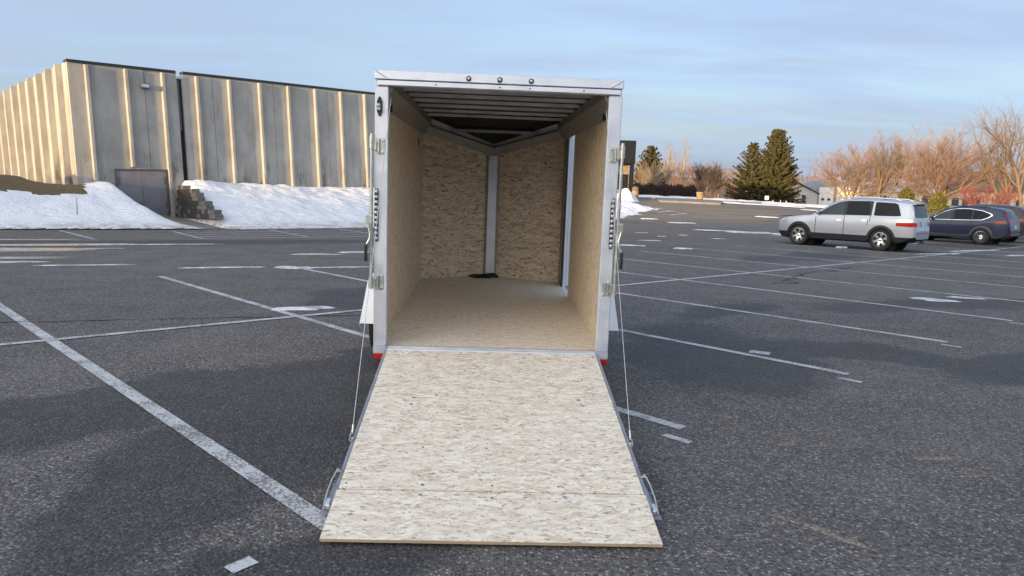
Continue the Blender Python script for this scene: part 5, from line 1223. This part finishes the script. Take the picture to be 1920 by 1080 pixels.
house('long_house', 'long low cream building with thin snow on its roof behind the forked tree', *TZ(1672, 116), R(0), 15.5, 9, 2.9, 5.0, 'siding_cream', 'snowroof', wins=((-4.6, 1.0, 1.1, 1.3), (-1.5, 1.0, 1.1, 1.3), (2.4, 1.0, 1.1, 1.3), (5.2, 1.0, 1.1, 1.3)), gable_front=False)
house('rear_house', 'dark roofed house behind the arched metal shed', *TZ(1640, 138), R(0), 14, 9, 3.4, 5.6, 'siding_white', 'shingle', wins=((-3, 1.2, 1.1, 1.3), (3, 1.2, 1.1, 1.3)), gable_front=False)
house('right_house', 'long pale house with grey roof behind the crimson shrub', *TZ(1835, 118), R(0), 19, 10, 3.5, 6.6, 'siding_cream', 'shingle', wins=((-7, 1.0, 1.2, 1.3), (-4, 1.0, 1.2, 1.3), (-.5, 1.0, 1.2, 1.3), (3, 1.0, 1.2, 1.3), (6.5, 1.0, 1.2, 1.3)), doors=((-2.3, 1.0, 2.2, 'door_dark'),), gable_front=False)
# entrance block at the far end of the concrete building
ex0, ex1, ey0 = bx(1040, 62.), bx(1187.5, 62.), 62.; ez0 = 1.30
en = empty('entrance_building', (0, 0, 0), 0, 'dark charcoal entrance block with glazed door right of the trailer', 'building')
m = MB(); m.bbox(ex0, ex1, ey0, ey0 + 3, 4.32, 6.28, .02); m.build('fascia', M['charcoal'], en)
m = MB(); m.box(ex1 - .36, ex1 - .04, ey0 + .25, ey0 + .6, ez0, 4.32); m.build('column', M['charcoal'], en)
m = MB(); m.box(ex0, ex1 - .36, ey0 + 1.2, ey0 + 1.4, ez0, 4.32); m.build('wall', M['tan_reflect'], en)
m = MB(); m.box(ex1 - 1.75, ex1 - .40, ey0 + .98, ey0 + 1.19, ez0, 3.45); df = m.build('door', M['charcoal'], en)
m = MB(); m.box(ex1 - 1.62, ex1 - .55, ey0 + .955, ey0 + .975, ez0 + .15, 3.25); m.build('pane', M['glass'], df)
m = MB(); m.box(ex1 - 1.15, ex1 - .85, ey0 + .935, ey0 + .953, ez0 + 1.05, ez0 + 1.40); m.build('sticker', M['sign_blue'], df)
m = MB(); m.box(ex1 - 1.5, ex1 - .7, ey0 + .935, ey0 + .953, ez0 + .62, ez0 + .8); m.build('push_bar', M['galv'], df)
tx, ty = TZ(1190.5, 60); tz_ = terrain(tx, ty)
tr_ = empty('litter_bin', (tx, ty, tz_), 0, 'round tan concrete litter bin with domed lid by the entrance', 'litter bin')
m = MB(); m.lathe([(.26, 0), (.285, .02), (.285, .70), (.26, .72)], (0, 0, 0), 'z', 24); m.build('drum', M['pot'], tr_, smooth=30)
m = MB(); m.lathe([(.28, .72), (.29, .76), (.27, .92), (.20, 1.03), (.05, 1.07)], (0, 0, 0), 'z', 24); m.build('lid', M['bark'], tr_, smooth=30)
# shovelled snow heap by the entrance
hx_, hy_ = TZ(1180, 57)
def heap(u, v):
    a = 2 * math.pi * u; r = v; x = hx_ - .35 + r * 1.15 * math.cos(a) * (1 + .15 * math.sin(3 * a)); y = hy_ + r * 1.3 * math.sin(a)
    return (x, y, terrain(x, y) - .02 + 1.10 * (1 - r ** 1.5) ** 1.2 * (1 + .45 * (fbm(x * 2.2, y * 2.2) - .5)))
tag(grid('snow_heap', M['snow'], 48, 16, heap), 'shovelled heap of snow beside the entrance door', 'snow heap')
# planter with dry stems
px_, py_ = TZ(1312, 61); pz_ = terrain(px_, py_) + .13
pl = empty('planter_pot', (px_, py_, pz_), 0, 'tan tapered planter pot with dry brown stems on the kerb island', 'planter')
m = MB(); m.lathe([(.22, 0), (.26, .05), (.31, .52), (.34, .53), (.34, .62), (.30, .62), (.29, .55)], (0, 0, 0), 'z', 24); m.build('pot', M['pot'], pl, smooth=30)
m = MB(); rg = random.Random(4)
for _ in range(160):
    a = rg.uniform(0, 6.28); l = rg.uniform(.5, 1.25); s_ = rg.uniform(.1, .75); p = Vector((rg.gauss(0, .09), rg.gauss(0, .09), .55)); q = p + Vector((math.cos(a) * s_, math.sin(a) * s_, l)) * .85
    m.tube([p, p.lerp(q, .55) + Vector((0, 0, .06)), q], [.014, .011, .007], 3, caps=False)
m.build('dry_stems', M['hedge'], pl, fix=False)
# small white sign and posts by the snow strip
sx_, sy_ = TZ(1437, 79.5); sg = empty('small_sign', (sx_, sy_, terrain(sx_, sy_)), 0, 'small blank white sign in the snow under the spruces', 'sign')
m = MB(); m.box(-.22, .22, -.02, .0, .55, .95); m.build('panel', M['sign_white'], sg)
m = MB(); m.box(-.03, .03, .001, .05, -.1, .9); m.build('post', M['galv'], sg)
for i, (pp, lab) in enumerate(((1449, 'low white post in the snow nearest the small white sign'), (1463, 'low white post in the snow under the right spruce'), (1474, 'low white post in the snow nearest the white shed'))):
    x, y = TZ(pp, 79.5); m = MB(); m.tube([(x, y, terrain(x, y) - .1), (x, y, terrain(x, y) + .55)], .035, 8); tag(m.build('marker_post', M['sign_white']), lab, 'post', 'low white posts in the snow')
bx_, by_ = TZ(1503, 106); bn = empty('bench', (bx_, by_, terrain(bx_, by_)), R(8), 'dark bench in front of the white shed', 'bench')
m = MB(); m.box(-.8, .8, -.22, .22, .42, .48); m.build('seat', M['door_dark'], bn)
for s in (-.7, .7):
    m = MB(); m.box(s - .04, s + .04, -.2, .2, 0, .42); m.build('leg', M['door_dark'], bn)
m = MB(); m.box(-.8, .8, .2, .24, .55, .85); m.build('backrest', M['door_dark'], bn)

# unseen building added behind the viewpoint: its long roofline keeps the low sun off the near half of the lot
wh_ = empty('shade_building', (0, 0, 0), 0, 'unseen long low grey building added behind the viewpoint to shade the near lot', 'building')
m = MB(); m.box(-260, 90, -120, -80, -.2, 11.2); m.build('wall', M['concrete'], wh_)
m = MB(); m.box(-76, 50, -118, -80.2, 11.6, 13.1); m.build('shade_step', M['concrete'], wh_)  # raised step added to keep the sun off the parked cars
m = MB(); m.box(-260.3, 90.3, -120.3, -79.7, 11.2, 11.6); m.build('roof', M['liner'], wh_)
for x in range(-250, 90, 20):
    m = MB(); m.box(x, x + 4.2, -79.99, -79.9, .0, 4.4); m.build('door', M['door_grey'], wh_)
    m = MB(); m.box(x + 8, x + 14, -79.99, -79.9, 5.4, 7.4); m.build('window', M['glass'], wh_)
bpy.context.view_layer.update()
